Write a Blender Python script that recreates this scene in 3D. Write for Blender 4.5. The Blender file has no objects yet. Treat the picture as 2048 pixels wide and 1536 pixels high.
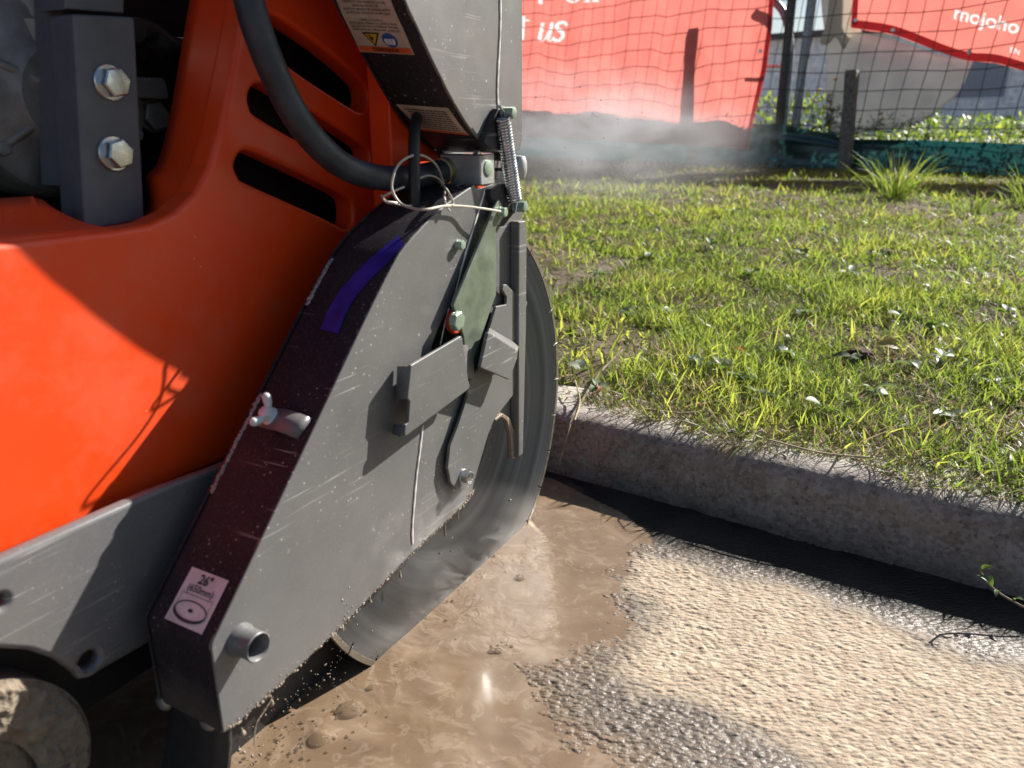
import bpy, bmesh, math, random
import numpy as np
from mathutils import Vector, Matrix
random.seed(7); rng = np.random.default_rng(11)
scene = bpy.context.scene
COL = scene.collection

# ------------------------------------------------------------------ camera
F, CX, CY, HOR = 1538.0, 1024.0, 768.0, 250.0      # photograph is 2048 x 1536
CAMH = 0.592
PITCH = math.atan((CY - HOR) / F)
cam_d = bpy.data.cameras.new('camera'); cam = bpy.data.objects.new('camera', cam_d); COL.objects.link(cam)
cam.location = (0, 0, CAMH); cam.rotation_euler = (math.pi / 2 - PITCH, 0, 0)
cam_d.sensor_fit = 'HORIZONTAL'; cam_d.sensor_width = 36; cam_d.lens = 36 * F / 2048
cam_d.clip_start = 0.02; cam_d.clip_end = 400
cam_d.dof.use_dof = True; cam_d.dof.focus_distance = 1.08; cam_d.dof.aperture_fstop = 6.5
scene.camera = cam

# ------------------------------------------------------------------ sky, sun, exposure
SUN_AZ, SUN_EL = math.radians(54.5), math.radians(33.5)     # azimuth to the right of the camera's heading
SUN = Vector((math.sin(SUN_AZ) * math.cos(SUN_EL), math.cos(SUN_AZ) * math.cos(SUN_EL), math.sin(SUN_EL)))
world = bpy.data.worlds.new('World'); scene.world = world; world.use_nodes = True
wn = world.node_tree.nodes; wl = world.node_tree.links
sky = wn.new('ShaderNodeTexSky'); sky.sky_type = 'NISHITA'; sky.sun_disc = False
sky.sun_elevation = SUN_EL; sky.sun_rotation = SUN_AZ
wl.new(sky.outputs[0], wn['Background'].inputs[0]); wn['Background'].inputs[1].default_value = 0.05
sun_d = bpy.data.lights.new('sun', 'SUN'); sun_d.energy = 5.0; sun_d.angle = math.radians(0.5); sun_d.color = (1, 0.95, 0.87)
sun = bpy.data.objects.new('sun', sun_d); COL.objects.link(sun)
sun.rotation_euler = (-SUN).to_track_quat('-Z', 'Y').to_euler(); sun.location = (3, 3, 5)
scene.view_settings.view_transform = 'Standard'; scene.view_settings.look = 'None'
scene.view_settings.exposure = 1.0; scene.view_settings.gamma = 1
scene.cycles.caustics_reflective = False; scene.cycles.caustics_refractive = False

# ------------------------------------------------------------------ geometry of the place
FW = np.array([0, math.cos(PITCH), -math.sin(PITCH)]); UP = np.array([0, math.sin(PITCH), math.cos(PITCH)])
EYE = np.array([0, 0, CAMH])
def ray(x, y): return np.array([(x - CX) / F, 0, 0]) - (y - CY) / F * UP + FW
def gnd(x, y, z=0.0):
    d = ray(x, y); return EYE + d * (z - CAMH) / d[2]
def proj(q):
    v = np.asarray(q, float) - EYE; zz = v @ FW
    return CX + F * v[..., 0] / zz, CY - F * (v @ UP) / zz
# machine frame: a = along the cut, o = out of the blade plane towards the camera side, z = up
B = gnd(1080, 1020); _A = gnd(560, 1500)
D = (B - _A) / np.linalg.norm(B - _A); N = np.array([D[1], -D[0], 0])
def PX(x, y, o):
    r = ray(x, y); t = ((B + o * N - EYE) @ N) / (r @ N); q = EYE + t * r
    return float((q - B) @ D), float(q[2])
def W(a, o, z): return B + a * D + o * N + np.array([0, 0, z])
def L(a, o, z): return (a, -o, z)
def L3(x, y, o):
    a, z = PX(x, y, o); return L(a, o, z)
def AZ(pts, o): return [PX(x, y, o) for x, y in pts]
# kerb frame: u along the kerb, v away from the road
KA = math.radians(122.4)
KE = np.array([math.sin(KA), math.cos(KA), 0]); KN = np.array([-KE[1], KE[0], 0])
def uv_of(q): return q @ KE, q @ KN

# ------------------------------------------------------------------ helpers
def link(name, me, mat=None, parent=None):
    o = bpy.data.objects.new(name, me); COL.objects.link(o)
    if mat is not None and me is not None: me.materials.append(mat)
    if parent is not None: o.parent = parent
    return o
def tag(o, label=None, cat=None, group=None, kind=None):
    if label: o['label'] = label
    if cat: o['category'] = cat
    if group: o['group'] = group
    if kind: o['kind'] = kind
    return o
def mesh(name, verts, faces, smooth=None, recalc=True):
    me = bpy.data.meshes.new(name); me.from_pydata([tuple(map(float, v)) for v in verts], [], [tuple(f) for f in faces])
    if recalc:
        bm = bmesh.new(); bm.from_mesh(me); bmesh.ops.recalc_face_normals(bm, faces=bm.faces); bm.to_mesh(me); bm.free()
    if smooth is not None:
        me.shade_smooth()
        if smooth < 180: me.set_sharp_from_angle(angle=math.radians(smooth))
    me.update(); return me
def np_mesh(name, V, Q=None, T=None, smooth=True):
    """fast mesh from numpy arrays of quads and triangles"""
    me = bpy.data.meshes.new(name); me.vertices.add(len(V)); me.vertices.foreach_set('co', np.ascontiguousarray(V, np.float32).ravel())
    nq = 0 if Q is None else len(Q); nt = 0 if T is None else len(T)
    idx = np.concatenate([np.asarray(Q, np.int32).ravel() if nq else np.zeros(0, np.int32), np.asarray(T, np.int32).ravel() if nt else np.zeros(0, np.int32)])
    me.loops.add(len(idx)); me.loops.foreach_set('vertex_index', idx)
    st = np.concatenate([np.arange(nq) * 4, nq * 4 + np.arange(nt) * 3]).astype(np.int32)
    me.polygons.add(nq + nt); me.polygons.foreach_set('loop_start', st)
    me.update(calc_edges=True); me.validate()
    if smooth: me.shade_smooth()
    return me
def vattr(me, name, data):
    at = me.attributes.new(name, 'FLOAT', 'POINT'); at.data.foreach_set('value', np.ascontiguousarray(data, np.float32))
def grid_faces(nu, nv):
    i = np.arange(nu - 1)[:, None] * nv + np.arange(nv - 1)[None, :]; i = i.ravel()
    return np.stack([i, i + nv, i + nv + 1, i + 1], 1)
def fillet(pts, r, n=4):
    """round the corners of a closed polygon; r is one radius or a list"""
    out = []; m = len(pts)
    for i in range(m):
        p0, p1, p2 = (np.array(pts[(i + k) % m], float) for k in (-1, 0, 1))
        rr = r[i] if isinstance(r, (list, tuple)) else r
        e0, e1 = p0 - p1, p2 - p1; l0, l1 = np.linalg.norm(e0), np.linalg.norm(e1)
        if rr <= 0 or l0 < 1e-6 or l1 < 1e-6: out.append(tuple(p1)); continue
        e0 /= l0; e1 /= l1; ang = math.acos(max(-1, min(1, float(e0 @ e1))))
        if ang > 3.0: out.append(tuple(p1)); continue
        t = min(rr / math.tan(ang / 2), l0 * .45, l1 * .45)
        a, b = p1 + e0 * t, p1 + e1 * t
        for k in range(n + 1):
            s = k / n; out.append(tuple((1 - s) ** 2 * a + 2 * s * (1 - s) * p1 + s * s * b))
    return out
def crom(pts, n=8, closed=False):
    P = [np.array(p, float) for p in pts]; m = len(P); out = []
    for i in range(m if closed else m - 1):
        p0 = P[(i - 1) % m] if closed or i else 2 * P[0] - P[1]; p1 = P[i]; p2 = P[(i + 1) % m]
        p3 = P[(i + 2) % m] if closed or i + 2 < m else 2 * P[-1] - P[-2]
        for k in range(n):
            t = k / n
            out.append(.5 * ((2 * p1) + (p2 - p0) * t + (2 * p0 - 5 * p1 + 4 * p2 - p3) * t * t + (3 * p1 - p0 - 3 * p2 + p3) * t ** 3))
    if not closed: out.append(P[-1])
    return out
def eval_curve(cu):
    ob = bpy.data.objects.new('tmp', cu); COL.objects.link(ob)
    dg = bpy.context.evaluated_depsgraph_get(); me = bpy.data.meshes.new_from_object(ob.evaluated_get(dg))
    bpy.data.objects.remove(ob); return me
def plate_mesh(name, outline, o0, o1, holes=(), bevel=0.0015, res=2):
    """outline in (a, z); a plate between offsets o0 < o1 with rounded edges"""
    cu = bpy.data.curves.new(name, 'CURVE'); cu.dimensions = '2D'; cu.fill_mode = 'BOTH'
    for pl in [outline] + list(holes):
        sp = cu.splines.new('POLY'); sp.points.add(len(pl) - 1)
        for p, (x, y) in zip(sp.points, pl): p.co = (x, y, 0, 1)
        sp.use_cyclic_u = True
    h = (o1 - o0) / 2; bevel = min(bevel, h * .95)
    cu.extrude = h - bevel; cu.bevel_depth = bevel; cu.bevel_resolution = res; cu.offset = -bevel
    me = eval_curve(cu); bpy.data.curves.remove(cu); me.name = name
    mid = (o0 + o1) / 2
    for v in me.vertices: x, y, z = v.co; v.co = L(x, mid + z, y)
    bm = bmesh.new(); bm.from_mesh(me); bmesh.ops.remove_doubles(bm, verts=bm.verts, dist=1e-5)
    bmesh.ops.recalc_face_normals(bm, faces=bm.faces); bm.to_mesh(me); bm.free()
    me.materials.clear(); me.shade_smooth(); me.set_sharp_from_angle(angle=math.radians(32)); return me
def plate(name, outline, o0, o1, mat, parent, holes=(), bevel=0.0015, res=2):
    ob = link(name, plate_mesh(name, outline, o0, o1, holes, bevel, res), mat, parent)
    wm = ob.modifiers.new('flat faces', 'WEIGHTED_NORMAL'); wm.weight = 100; wm.keep_sharp = True; return ob
def text_data(body, shear=0.0, bold=0.0):
    cu = bpy.data.curves.new('text', 'FONT'); cu.body = body; cu.size = 1; cu.shear = shear; cu.offset = bold; cu.resolution_u = 3
    me = eval_curve(cu); V = np.array([v.co[:] for v in me.vertices]) if len(me.vertices) else np.zeros((0, 3))
    Fc = [tuple(p.vertices) for p in me.polygons]; bpy.data.meshes.remove(me); bpy.data.curves.remove(cu); return V, Fc
def tube_mesh(name, pts, rad, n=10, caps=True):
    P = [np.array(p, float) for p in pts]; m = len(P)
    R = rad if isinstance(rad, (list, tuple, np.ndarray)) else [rad] * m
    T = [P[min(i + 1, m - 1)] - P[max(i - 1, 0)] for i in range(m)]; T = [t / max(np.linalg.norm(t), 1e-9) for t in T]
    ref = np.array([0, 0, 1.]) if abs(T[0][2]) < .9 else np.array([1., 0, 0])
    x = np.cross(T[0], ref); x /= np.linalg.norm(x); V = []; Fc = []
    for i in range(m):
        x = x - T[i] * (x @ T[i]); x /= np.linalg.norm(x); y = np.cross(T[i], x)
        for k in range(n):
            c = 2 * math.pi * k / n; V.append(P[i] + R[i] * (math.cos(c) * x + math.sin(c) * y))
    for i in range(m - 1):
        for k in range(n): Fc.append((i * n + k, i * n + (k + 1) % n, (i + 1) * n + (k + 1) % n, (i + 1) * n + k))
    if caps: Fc.append(tuple(range(n))[::-1]); Fc.append(tuple((m - 1) * n + k for k in range(n)))
    return mesh(name, V, Fc, smooth=50)
def tube(name, pts, rad, mat, parent=None, n=10): return link(name, tube_mesh(name, pts, rad, n), mat, parent)
def lathe_mesh(name, prof, org, axis, n=32, smooth=35, jitter=None):
    """prof: list of (radius, height along axis)"""
    ax = np.array(axis, float); ax /= np.linalg.norm(ax); ref = np.array([0, 0, 1.]) if abs(ax[2]) < .9 else np.array([1., 0, 0])
    x = np.cross(ax, ref); x /= np.linalg.norm(x); y = np.cross(ax, x); org = np.array(org, float); V = []; Fc = []
    for j, (r, h) in enumerate(prof):
        for k in range(n):
            c = 2 * math.pi * k / n; rr = max(r, 1e-5) + (jitter(j, k) if jitter else 0)
            V.append(org + ax * h + rr * (math.cos(c) * x + math.sin(c) * y))
    for j in range(len(prof) - 1):
        for k in range(n): Fc.append((j * n + k, j * n + (k + 1) % n, (j + 1) * n + (k + 1) % n, (j + 1) * n + k))
    Fc.append(tuple(range(n))[::-1]); Fc.append(tuple((len(prof) - 1) * n + k for k in range(n)))
    return mesh(name, V, Fc, smooth=smooth)
def lathe(name, prof, org, axis, mat, parent=None, n=32, smooth=35, jitter=None):
    return link(name, lathe_mesh(name, prof, org, axis, n, smooth, jitter), mat, parent)
def hex_bolt(name, org, axis, r, h, mat, parent, flange=1.3, turn=0.2):
    """hexagon head with chamfer on a round washer face"""
    ax = np.array(axis, float); ax /= np.linalg.norm(ax); ref = np.array([0, 0, 1.]) if abs(ax[2]) < .9 else np.array([1., 0, 0])
    x = np.cross(ax, ref); x /= np.linalg.norm(x); y = np.cross(ax, x); org = np.array(org, float); V = []; Fc = []
    def ring(n, rad, hh, ph=0):
        b = len(V)
        for k in range(n):
            c = 2 * math.pi * k / n + ph; V.append(org + ax * hh + rad * (math.cos(c) * x + math.sin(c) * y))
        return list(range(b, b + n))
    def wall(p, q):
        for k in range(len(p)): Fc.append((p[k], p[(k + 1) % len(p)], q[(k + 1) % len(p)], q[k]))
    a0, a1, a2 = ring(24, r * flange, 0), ring(24, r * flange, h * .15), ring(24, r * flange * .95, h * .22)
    wall(a0, a1); wall(a1, a2); Fc.append(tuple(a2)); Fc.append(tuple(a0[::-1]))
    b0, b1, b2, b3 = ring(6, r * 1.1, h * .1, turn), ring(6, r * 1.1, h * .9, turn), ring(6, r * .98, h, turn), ring(6, r * .8, h * 1.02, turn)
    wall(b0, b1); wall(b1, b2); wall(b2, b3); Fc.append(tuple(b3))
    return link(name, mesh(name, V, Fc, smooth=20), mat, parent)
def hull_box(name, v8, mat, parent, bevel=0.0015):
    """eight corners: four of one end then four of the other"""
    me = mesh(name, v8, [(0, 1, 2, 3), (7, 6, 5, 4), (0, 4, 5, 1), (1, 5, 6, 2), (2, 6, 7, 3), (3, 7, 4, 0)])
    if bevel:
        bm = bmesh.new(); bm.from_mesh(me); bmesh.ops.bevel(bm, geom=list(bm.edges), offset=bevel, segments=2, affect='EDGES', profile=.5); bm.to_mesh(me); bm.free()
        me.shade_smooth(); me.set_sharp_from_angle(angle=math.radians(40))
    return link(name, me, mat, parent)
def empty(name, loc=(0, 0, 0), rz=0.0):
    o = bpy.data.objects.new(name, None); COL.objects.link(o); o.location = loc; o.rotation_euler = (0, 0, rz); o.empty_display_size = .1; return o
# numpy noise
def _hash(ix, iy, seed):
    h = (ix.astype(np.int64) * 374761393 + iy.astype(np.int64) * 668265263 + seed * 974711) & 0xffffffff
    h = ((h ^ (h >> 13)) * 1274126177) & 0xffffffff
    return ((h ^ (h >> 16)) & 0xffff) / 65535.0
def vnoise(x, y, s, seed=0):
    x = x / s; y = y / s; ix = np.floor(x); iy = np.floor(y); fx = x - ix; fy = y - iy
    fx = fx * fx * (3 - 2 * fx); fy = fy * fy * (3 - 2 * fy)
    a, b, c, d = _hash(ix, iy, seed), _hash(ix + 1, iy, seed), _hash(ix, iy + 1, seed), _hash(ix + 1, iy + 1, seed)
    return (a * (1 - fx) + b * fx) * (1 - fy) + (c * (1 - fx) + d * fx) * fy - .5
def fbm(x, y, s, o=4, seed=0): return sum(vnoise(x, y, s / 2 ** i, seed + i) / 2 ** i for i in range(o))
def worley(x, y, s, seed=0):
    x = x / s; y = y / s; ix = np.floor(x); iy = np.floor(y); best = np.full(x.shape, 9.0); hid = np.zeros(x.shape)
    for dx in (-1, 0, 1):
        for dy in (-1, 0, 1):
            cx_, cy_ = ix + dx, iy + dy
            d = (cx_ + _hash(cx_, cy_, seed) - x) ** 2 + (cy_ + _hash(cx_, cy_, seed + 5) - y) ** 2
            m = d < best; best = np.where(m, d, best); hid = np.where(m, _hash(cx_, cy_, seed + 9), hid)
    return np.sqrt(best), hid
def sdist(x, y, poly):
    """signed distance to a polygon, negative inside"""
    P = np.array(poly); best = np.full(x.shape, 1e9); ins = np.zeros(x.shape, bool)
    for i in range(len(P)):
        ax, ay = P[i]; bx, by = P[(i + 1) % len(P)]; ex, ey = bx - ax, by - ay
        t = np.clip(((x - ax) * ex + (y - ay) * ey) / (ex * ex + ey * ey + 1e-12), 0, 1)
        best = np.minimum(best, (x - ax - t * ex) ** 2 + (y - ay - t * ey) ** 2)
        c = (ay > y) != (by > y); xx = (bx - ax) * (y - ay) / np.where(abs(by - ay) < 1e-12, 1e-12, by - ay) + ax
        ins ^= c & (x < xx)
    return np.where(ins, -1, 1) * np.sqrt(best)
def sstep(a, b, x):
    t = np.clip((x - a) / (b - a), 0, 1); return t * t * (3 - 2 * t)

# ------------------------------------------------------------------ materials
class NT:
    def __init__(s, name):
        s.m = bpy.data.materials.new(name); s.m.use_nodes = True; s.n = s.m.node_tree.nodes; s.l = s.m.node_tree.links
        s.b = s.n['Principled BSDF']; s.out = s.n['Material Output']; s.tc = s.n.new('ShaderNodeTexCoord')
    def put(s, sock, v):
        if isinstance(v, bpy.types.NodeSocket): s.l.new(v, sock)
        elif v is not None:
            if isinstance(v, (tuple, list)) and len(v) == 3 and sock.type == 'RGBA': v = (*v, 1)
            sock.default_value = v
    def noise(s, scale, detail=4, rough=.55, vec=None, dist=0, out=0):
        t = s.n.new('ShaderNodeTexNoise'); t.inputs['Scale'].default_value = scale; t.inputs['Detail'].default_value = detail
        t.inputs['Roughness'].default_value = rough; t.inputs['Distortion'].default_value = dist
        s.l.new(vec if vec is not None else s.tc.outputs['Object'], t.inputs['Vector']); return t.outputs[out]
    def voro(s, scale, feature='F1', vec=None, out='Distance', rnd=1):
        t = s.n.new('ShaderNodeTexVoronoi'); t.feature = feature; t.inputs['Scale'].default_value = scale; t.inputs['Randomness'].default_value = rnd
        s.l.new(vec if vec is not None else s.tc.outputs['Object'], t.inputs['Vector']); return t.outputs[out]
    def mapping(s, scale=(1, 1, 1), rot=(0, 0, 0), loc=(0, 0, 0), vec=None):
        t = s.n.new('ShaderNodeMapping'); t.inputs['Scale'].default_value = scale; t.inputs['Rotation'].default_value = rot; t.inputs['Location'].default_value = loc
        s.l.new(vec if vec is not None else s.tc.outputs['Object'], t.inputs['Vector']); return t.outputs[0]
    def ramp(s, fac, stops, interp='LINEAR'):
        t = s.n.new('ShaderNodeValToRGB'); t.color_ramp.interpolation = interp; el = t.color_ramp.elements
        while len(el) < len(stops): el.new(.5)
        for e, (p, c) in zip(el, stops): e.position = p; e.color = (*c, 1) if isinstance(c, (tuple, list)) else (c, c, c, 1)
        s.l.new(fac, t.inputs[0]); return t.outputs[0]
    def mix(s, fac, a, b, mode='MIX'):
        t = s.n.new('ShaderNodeMix'); t.data_type = 'RGBA'; t.blend_type = mode
        s.put(t.inputs['Factor'], fac); s.put(t.inputs['A'], a) if False else None
        ia = [i for i in t.inputs if i.name == 'A' and i.type == 'RGBA'][0]; ib = [i for i in t.inputs if i.name == 'B' and i.type == 'RGBA'][0]
        s.put(ia, a); s.put(ib, b); return [o for o in t.outputs if o.type == 'RGBA'][0]
    def math(s, op, a, b=None, clamp=False):
        t = s.n.new('ShaderNodeMath'); t.operation = op; t.use_clamp = clamp; s.put(t.inputs[0], a)
        if b is not None: s.put(t.inputs[1], b)
        return t.outputs[0]
    def attr(s, name):
        t = s.n.new('ShaderNodeAttribute'); t.attribute_name = name; return t.outputs['Fac']
    def bump(s, h, strength=.5, dist=.001, normal=None):
        t = s.n.new('ShaderNodeBump'); t.inputs['Strength'].default_value = strength; t.inputs['Distance'].default_value = dist
        s.l.new(h, t.inputs['Height'])
        if normal is not None: s.l.new(normal, t.inputs['Normal'])
        return t.outputs[0]
    def set(s, **k):
        names = dict(color='Base Color', rough='Roughness', metal='Metallic', spec='Specular IOR Level', coat='Coat Weight', coatr='Coat Roughness', normal='Normal', trans='Transmission Weight', ior='IOR', aniso='Anisotropic', alpha='Alpha')
        for a, v in k.items(): s.put(s.b.inputs[names[a]], v)
        return s
    def leafy(s, col, trans_col, amount=.5, rough=.5):
        """thin sheet that lets light through"""
        tr = s.n.new('ShaderNodeBsdfTranslucent'); s.put(tr.inputs['Color'], trans_col); s.set(color=col, rough=rough)
        mx = s.n.new('ShaderNodeMixShader'); s.put(mx.inputs[0], amount); s.l.new(s.b.outputs[0], mx.inputs[1]); s.l.new(tr.outputs[0], mx.inputs[2])
        s.l.new(mx.outputs[0], s.out.inputs['Surface']); return s

def m_plain(name, color, rough=.5, metal=0.0, bump=0.0, spec=.5, var=.12, scale=40):
    t = NT(name); n = t.noise(scale, 5); c2 = tuple(min(1, c * (1 + var * 2)) for c in color); c1 = tuple(c * (1 - var * 2) for c in color)
    t.set(color=t.ramp(n, [(.3, c1), (.7, c2)]), rough=t.ramp(t.noise(scale * 3, 3), [(.3, max(0, rough - .08)), (.7, min(1, rough + .1))]), metal=metal, spec=spec)
    if bump: t.set(normal=t.bump(t.noise(scale * 8, 4), bump, .0006))
    return t.m
def m_paint(name, color, rough=.42, dust=.35, specks=.5, dustcol=(.32, .27, .22), zmud=None, spec=.5):
    """machine paint with powdery dust, splash specks and fine scratches"""
    t = NT(name); base = t.ramp(t.noise(9, 5), [(.3, tuple(c * .88 for c in color)), (.7, tuple(min(1, c * 1.1) for c in color))])
    dfac = t.math('MULTIPLY', t.ramp(t.noise(5, 8, .65), [(.42, 0.0), (.8, 1.0)]), dust)
    fine = t.math('MULTIPLY', t.ramp(t.noise(420, 2), [(.55, 0.0), (.75, 1.0)]), .25 * (dust > 0))
    col = t.mix(t.math('ADD', dfac, fine, True), base, dustcol)
    # scratches: thin stretched noise in two directions
    sc = None
    for rot, sx in (((0, .7, 0), (8, 8, 260)), ((0, -1.0, 0), (10, 10, 320))):
        v = t.mapping(sx, rot); r = t.ramp(t.noise(1, 2, .5, v), [(.67, 0.0), (.71, 1.0)]); sc = r if sc is None else t.math('MAXIMUM', sc, r)
    gate = t.ramp(t.noise(7, 3), [(.5, 0.0), (.68, 1.0)])
    col = t.mix(t.math('MULTIPLY', t.math('MULTIPLY', sc, gate), .55), col, (.50, .48, .46))
    if specks:
        vd = t.voro(130); vg = t.ramp(t.noise(14, 3), [(.48, 0.0), (.62, 1.0)])
        sp = t.math('MULTIPLY', t.ramp(vd, [(.10, 1.0), (.16, 0.0)]), vg); col = t.mix(t.math('MULTIPLY', sp, specks), col, (.55, .5, .44))
        vd2 = t.voro(45); sp2 = t.math('MULTIPLY', t.ramp(vd2, [(.05, 1.0), (.075, 0.0)]), t.ramp(t.noise(6, 2), [(.5, 0.0), (.6, 1.0)]))
        col = t.mix(t.math('MULTIPLY', sp2, specks), col, (.6, .56, .5))
    if zmud is not None:                               # dried slurry caked on the lower part: a real film on the sheet
        xyz = t.n.new('ShaderNodeSeparateXYZ'); t.l.new(t.tc.outputs['Object'], xyz.inputs[0])
        h = t.math('ADD', xyz.outputs['Z'], t.math('MULTIPLY', t.noise(18, 6, .7), .12)); r = t.ramp(h, [(zmud - .03, 1.0), (zmud + .1, 0.0)])
        col = t.mix(t.math('MULTIPLY', r, .55), col, (.27, .235, .195))
    t.set(color=col, rough=t.ramp(t.noise(30, 4), [(.3, rough - .06), (.7, rough + .12)]), normal=t.bump(t.noise(900, 2), .12, .0004), spec=spec)
    return t.m
M = {}
M['orange'] = None
def m_orange():
    t = NT('orange_paint'); base = t.ramp(t.noise(4, 4), [(.3, (.84, .055, .004)), (.7, (.90, .070, .006))])
    ch = t.math('MULTIPLY', t.ramp(t.voro(16), [(.035, 1.0), (.05, 0.0)]), t.ramp(t.noise(9, 2), [(.5, 0.0), (.53, 1.0)]))
    col = t.mix(t.math('MULTIPLY', ch, .7), base, (.2, .17, .16))
    dst = t.math('MULTIPLY', t.ramp(t.noise(7, 8, .7), [(.50, 0.0), (.80, 1.0)]), .30); col = t.mix(dst, col, (.50, .27, .18))
    sp = t.math('MULTIPLY', t.ramp(t.voro(90), [(.05, 1.0), (.09, 0.0)]), t.ramp(t.noise(11, 2), [(.56, 0.0), (.64, 1.0)])); col = t.mix(t.math('MULTIPLY', sp, .6), col, (.72, .48, .38))
    t.set(color=col, rough=t.ramp(t.noise(12, 5), [(.3, .36), (.7, .48)]), normal=t.bump(t.noise(260, 3), .05, .0005)); return t.m
M['orange'] = m_orange()
M['guard'] = m_paint('guard_grey_paint', (.128, .128, .128), .40, .34, .7, (.27, .25, .23), zmud=.07)
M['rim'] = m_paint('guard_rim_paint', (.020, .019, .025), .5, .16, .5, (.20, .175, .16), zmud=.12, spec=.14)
M['uguard'] = m_paint('upper_guard_paint', (.135, .136, .138), .38, .34, .7)
M['frame'] = m_paint('frame_grey_paint', (.13, .13, .135), .30, .25, .5)
M['post'] = m_plain('post_grey_paint', (.115, .122, .14), .5, bump=.1, var=.06)
M['black'] = m_plain('black_plastic', (.012, .012, .013), .5, bump=.15)
M['flap'] = m_plain('black_rubber', (.022, .021, .022), .55, bump=.2)
M['hose'] = m_plain('hose_rubber', (.030, .036, .046), .5, bump=.12, var=.2)
M['zinc'] = m_plain('zinc_steel', (.62, .63, .62), .28, 1.0, bump=.1, var=.1)
M['zincw'] = m_plain('pale_zinc', (.72, .70, .67), .4, .7, bump=.2)
M['steel'] = m_plain('spring_steel', (.55, .56, .60), .22, 1.0)
M['brass'] = m_plain('dull_brass', (.42, .33, .19), .45, .85, bump=.25, var=.25)
M['alu'] = m_plain('cast_aluminium', (.42, .43, .42), .45, .55, bump=.25)
M['engine'] = m_plain('engine_casting', (.22, .215, .205), .5, .3, bump=.3, var=.2)
M['green'] = m_plain('olive_zinc_plate', (.19, .225, .18), .36, .35, bump=.1, var=.14)
M['greenbolt'] = m_plain('olive_zinc_bolt', (.36, .46, .36), .35, .4, bump=.1)
M['red'] = m_plain('red_washer', (.55, .05, .03), .45)
M['cable'] = m_plain('grimy_cable', (.52, .47, .40), .5, .1, bump=.2)
M['drip'] = m_plain('dried_slurry_drip', (.74, .70, .65), .7)
M['tape'] = m_plain('blue_tape', (.035, .02, .28), .35, var=.2)
M['label'] = m_plain('sticker_pale', (.62, .62, .63), .45, var=.08)
M['label2'] = m_plain('sticker_beige', (.50, .40, .33), .5, var=.1)
M['ink'] = m_plain('sticker_ink', (.02, .017, .02), .5)
M['warnorange'] = m_plain('sticker_orange', (.60, .11, .03), .45)
M['warnyellow'] = m_plain('sticker_yellow', (.60, .34, .03), .45)
M['warnblue'] = m_plain('sticker_blue', (.03, .08, .32), .45)
def m_blade():
    t = NT('brushed_blade_steel'); cx_, cz_ = -.2355, .213
    xyz = t.n.new('ShaderNodeSeparateXYZ'); t.l.new(t.tc.outputs['Object'], xyz.inputs[0])
    dx = t.math('SUBTRACT', xyz.outputs['X'], cx_); dz = t.math('SUBTRACT', xyz.outputs['Z'], cz_)
    rr = t.math('SQRT', t.math('ADD', t.math('MULTIPLY', dx, dx), t.math('MULTIPLY', dz, dz)))
    cmb = t.n.new('ShaderNodeCombineXYZ'); t.l.new(rr, cmb.inputs[0])
    rings = t.noise(420, 3, .6, cmb.outputs[0]); broad = t.noise(45, 3, .6, cmb.outputs[0])
    col = t.mix(t.ramp(broad, [(.35, 0.0), (.65, 1.0)]), (.036, .038, .042), (.085, .087, .090))
    mud = t.math('MULTIPLY', t.ramp(t.math('ADD', xyz.outputs['Z'], t.math('MULTIPLY', t.noise(12, 6, .7), .10)), [(.06, 1.0), (.115, 0.0)]), .55)
    col = t.mix(mud, col, (.050, .040, .032))
    t.set(color=col, metal=.65, rough=t.math('ADD', t.math('MULTIPLY', rings, .15), .42), normal=t.bump(rings, .06, .0003), aniso=.85); tg_ = t.n.new('ShaderNodeTangent'); tg_.direction_type = 'RADIAL'; tg_.axis = 'Y'; t.l.new(tg_.outputs[0], t.b.inputs['Tangent']); return t.m
M['blade'] = m_blade()
M['segment'] = m_plain('diamond_segment', (.26, .235, .19), .45, .8, bump=.3, var=.2)
def m_mud(name, col, rough, bump=.6, scale=70, dist=.004):
    t = NT(name); n = t.noise(scale, 6, .6, dist=.8); t.set(color=t.ramp(n, [(.3, tuple(c * .7 for c in col)), (.7, tuple(c * 1.2 for c in col))]), rough=rough, normal=t.bump(n, bump, dist)); return t.m
M['mud'] = m_mud('wet_slurry_mud', (.30, .24, .185), .3)
M['drymud'] = m_mud('caked_tyre_mud', (.25, .20, .145), .7, 1.0, 55, .012)
M['tyre'] = m_mud('dusty_tyre_rubber', (.11, .10, .09), .7, .3, 30)

# ================================================================== THE SETTING
V_CREASE = 1.116
SL = 0.020                                              # the verge rises gently towards the fence
def spaced(lo, hi, step, far, g=1.35):
    c = list(np.arange(lo, hi + step * .5, step)); s = step; x = c[-1]; up = []
    while x < far: s *= g; x += s; up.append(x)
    s = step; x = lo; dn = []
    while x > -far: s *= g; x -= s; dn.append(x)
    return np.array(dn[::-1] + c + up)
def poly_uv(px): return [tuple(float(c) for c in uv_of(gnd(x, y))) for x, y in px]
SLURRY = poly_uv([(-900, 1700), (-900, 1150), (400, 1010), (985, 985), (1075, 975), (1120, 1000), (1195, 1040), (1240, 1078), (1215, 1105), (1192, 1150), (1186, 1195), (1196, 1235), (1170, 1272),
                  (1130, 1308), (1080, 1328), (1012, 1312), (1000, 1330), (1040, 1372), (1090, 1420), (1150, 1478), (1235, 1545), (1290, 1700)])
DRY = poly_uv([(1258, 1118), (1275, 1140), (1262, 1185), (1298, 1240), (1262, 1300), (1240, 1350), (1290, 1385), (1380, 1420), (1450, 1462), (1520, 1500), (1590, 1550), (1680, 1700), (2600, 1900),
               (2700, 1560), (2048, 1336), (1900, 1292), (1760, 1248), (1640, 1203), (1480, 1152), (1380, 1124), (1300, 1106)])
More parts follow.
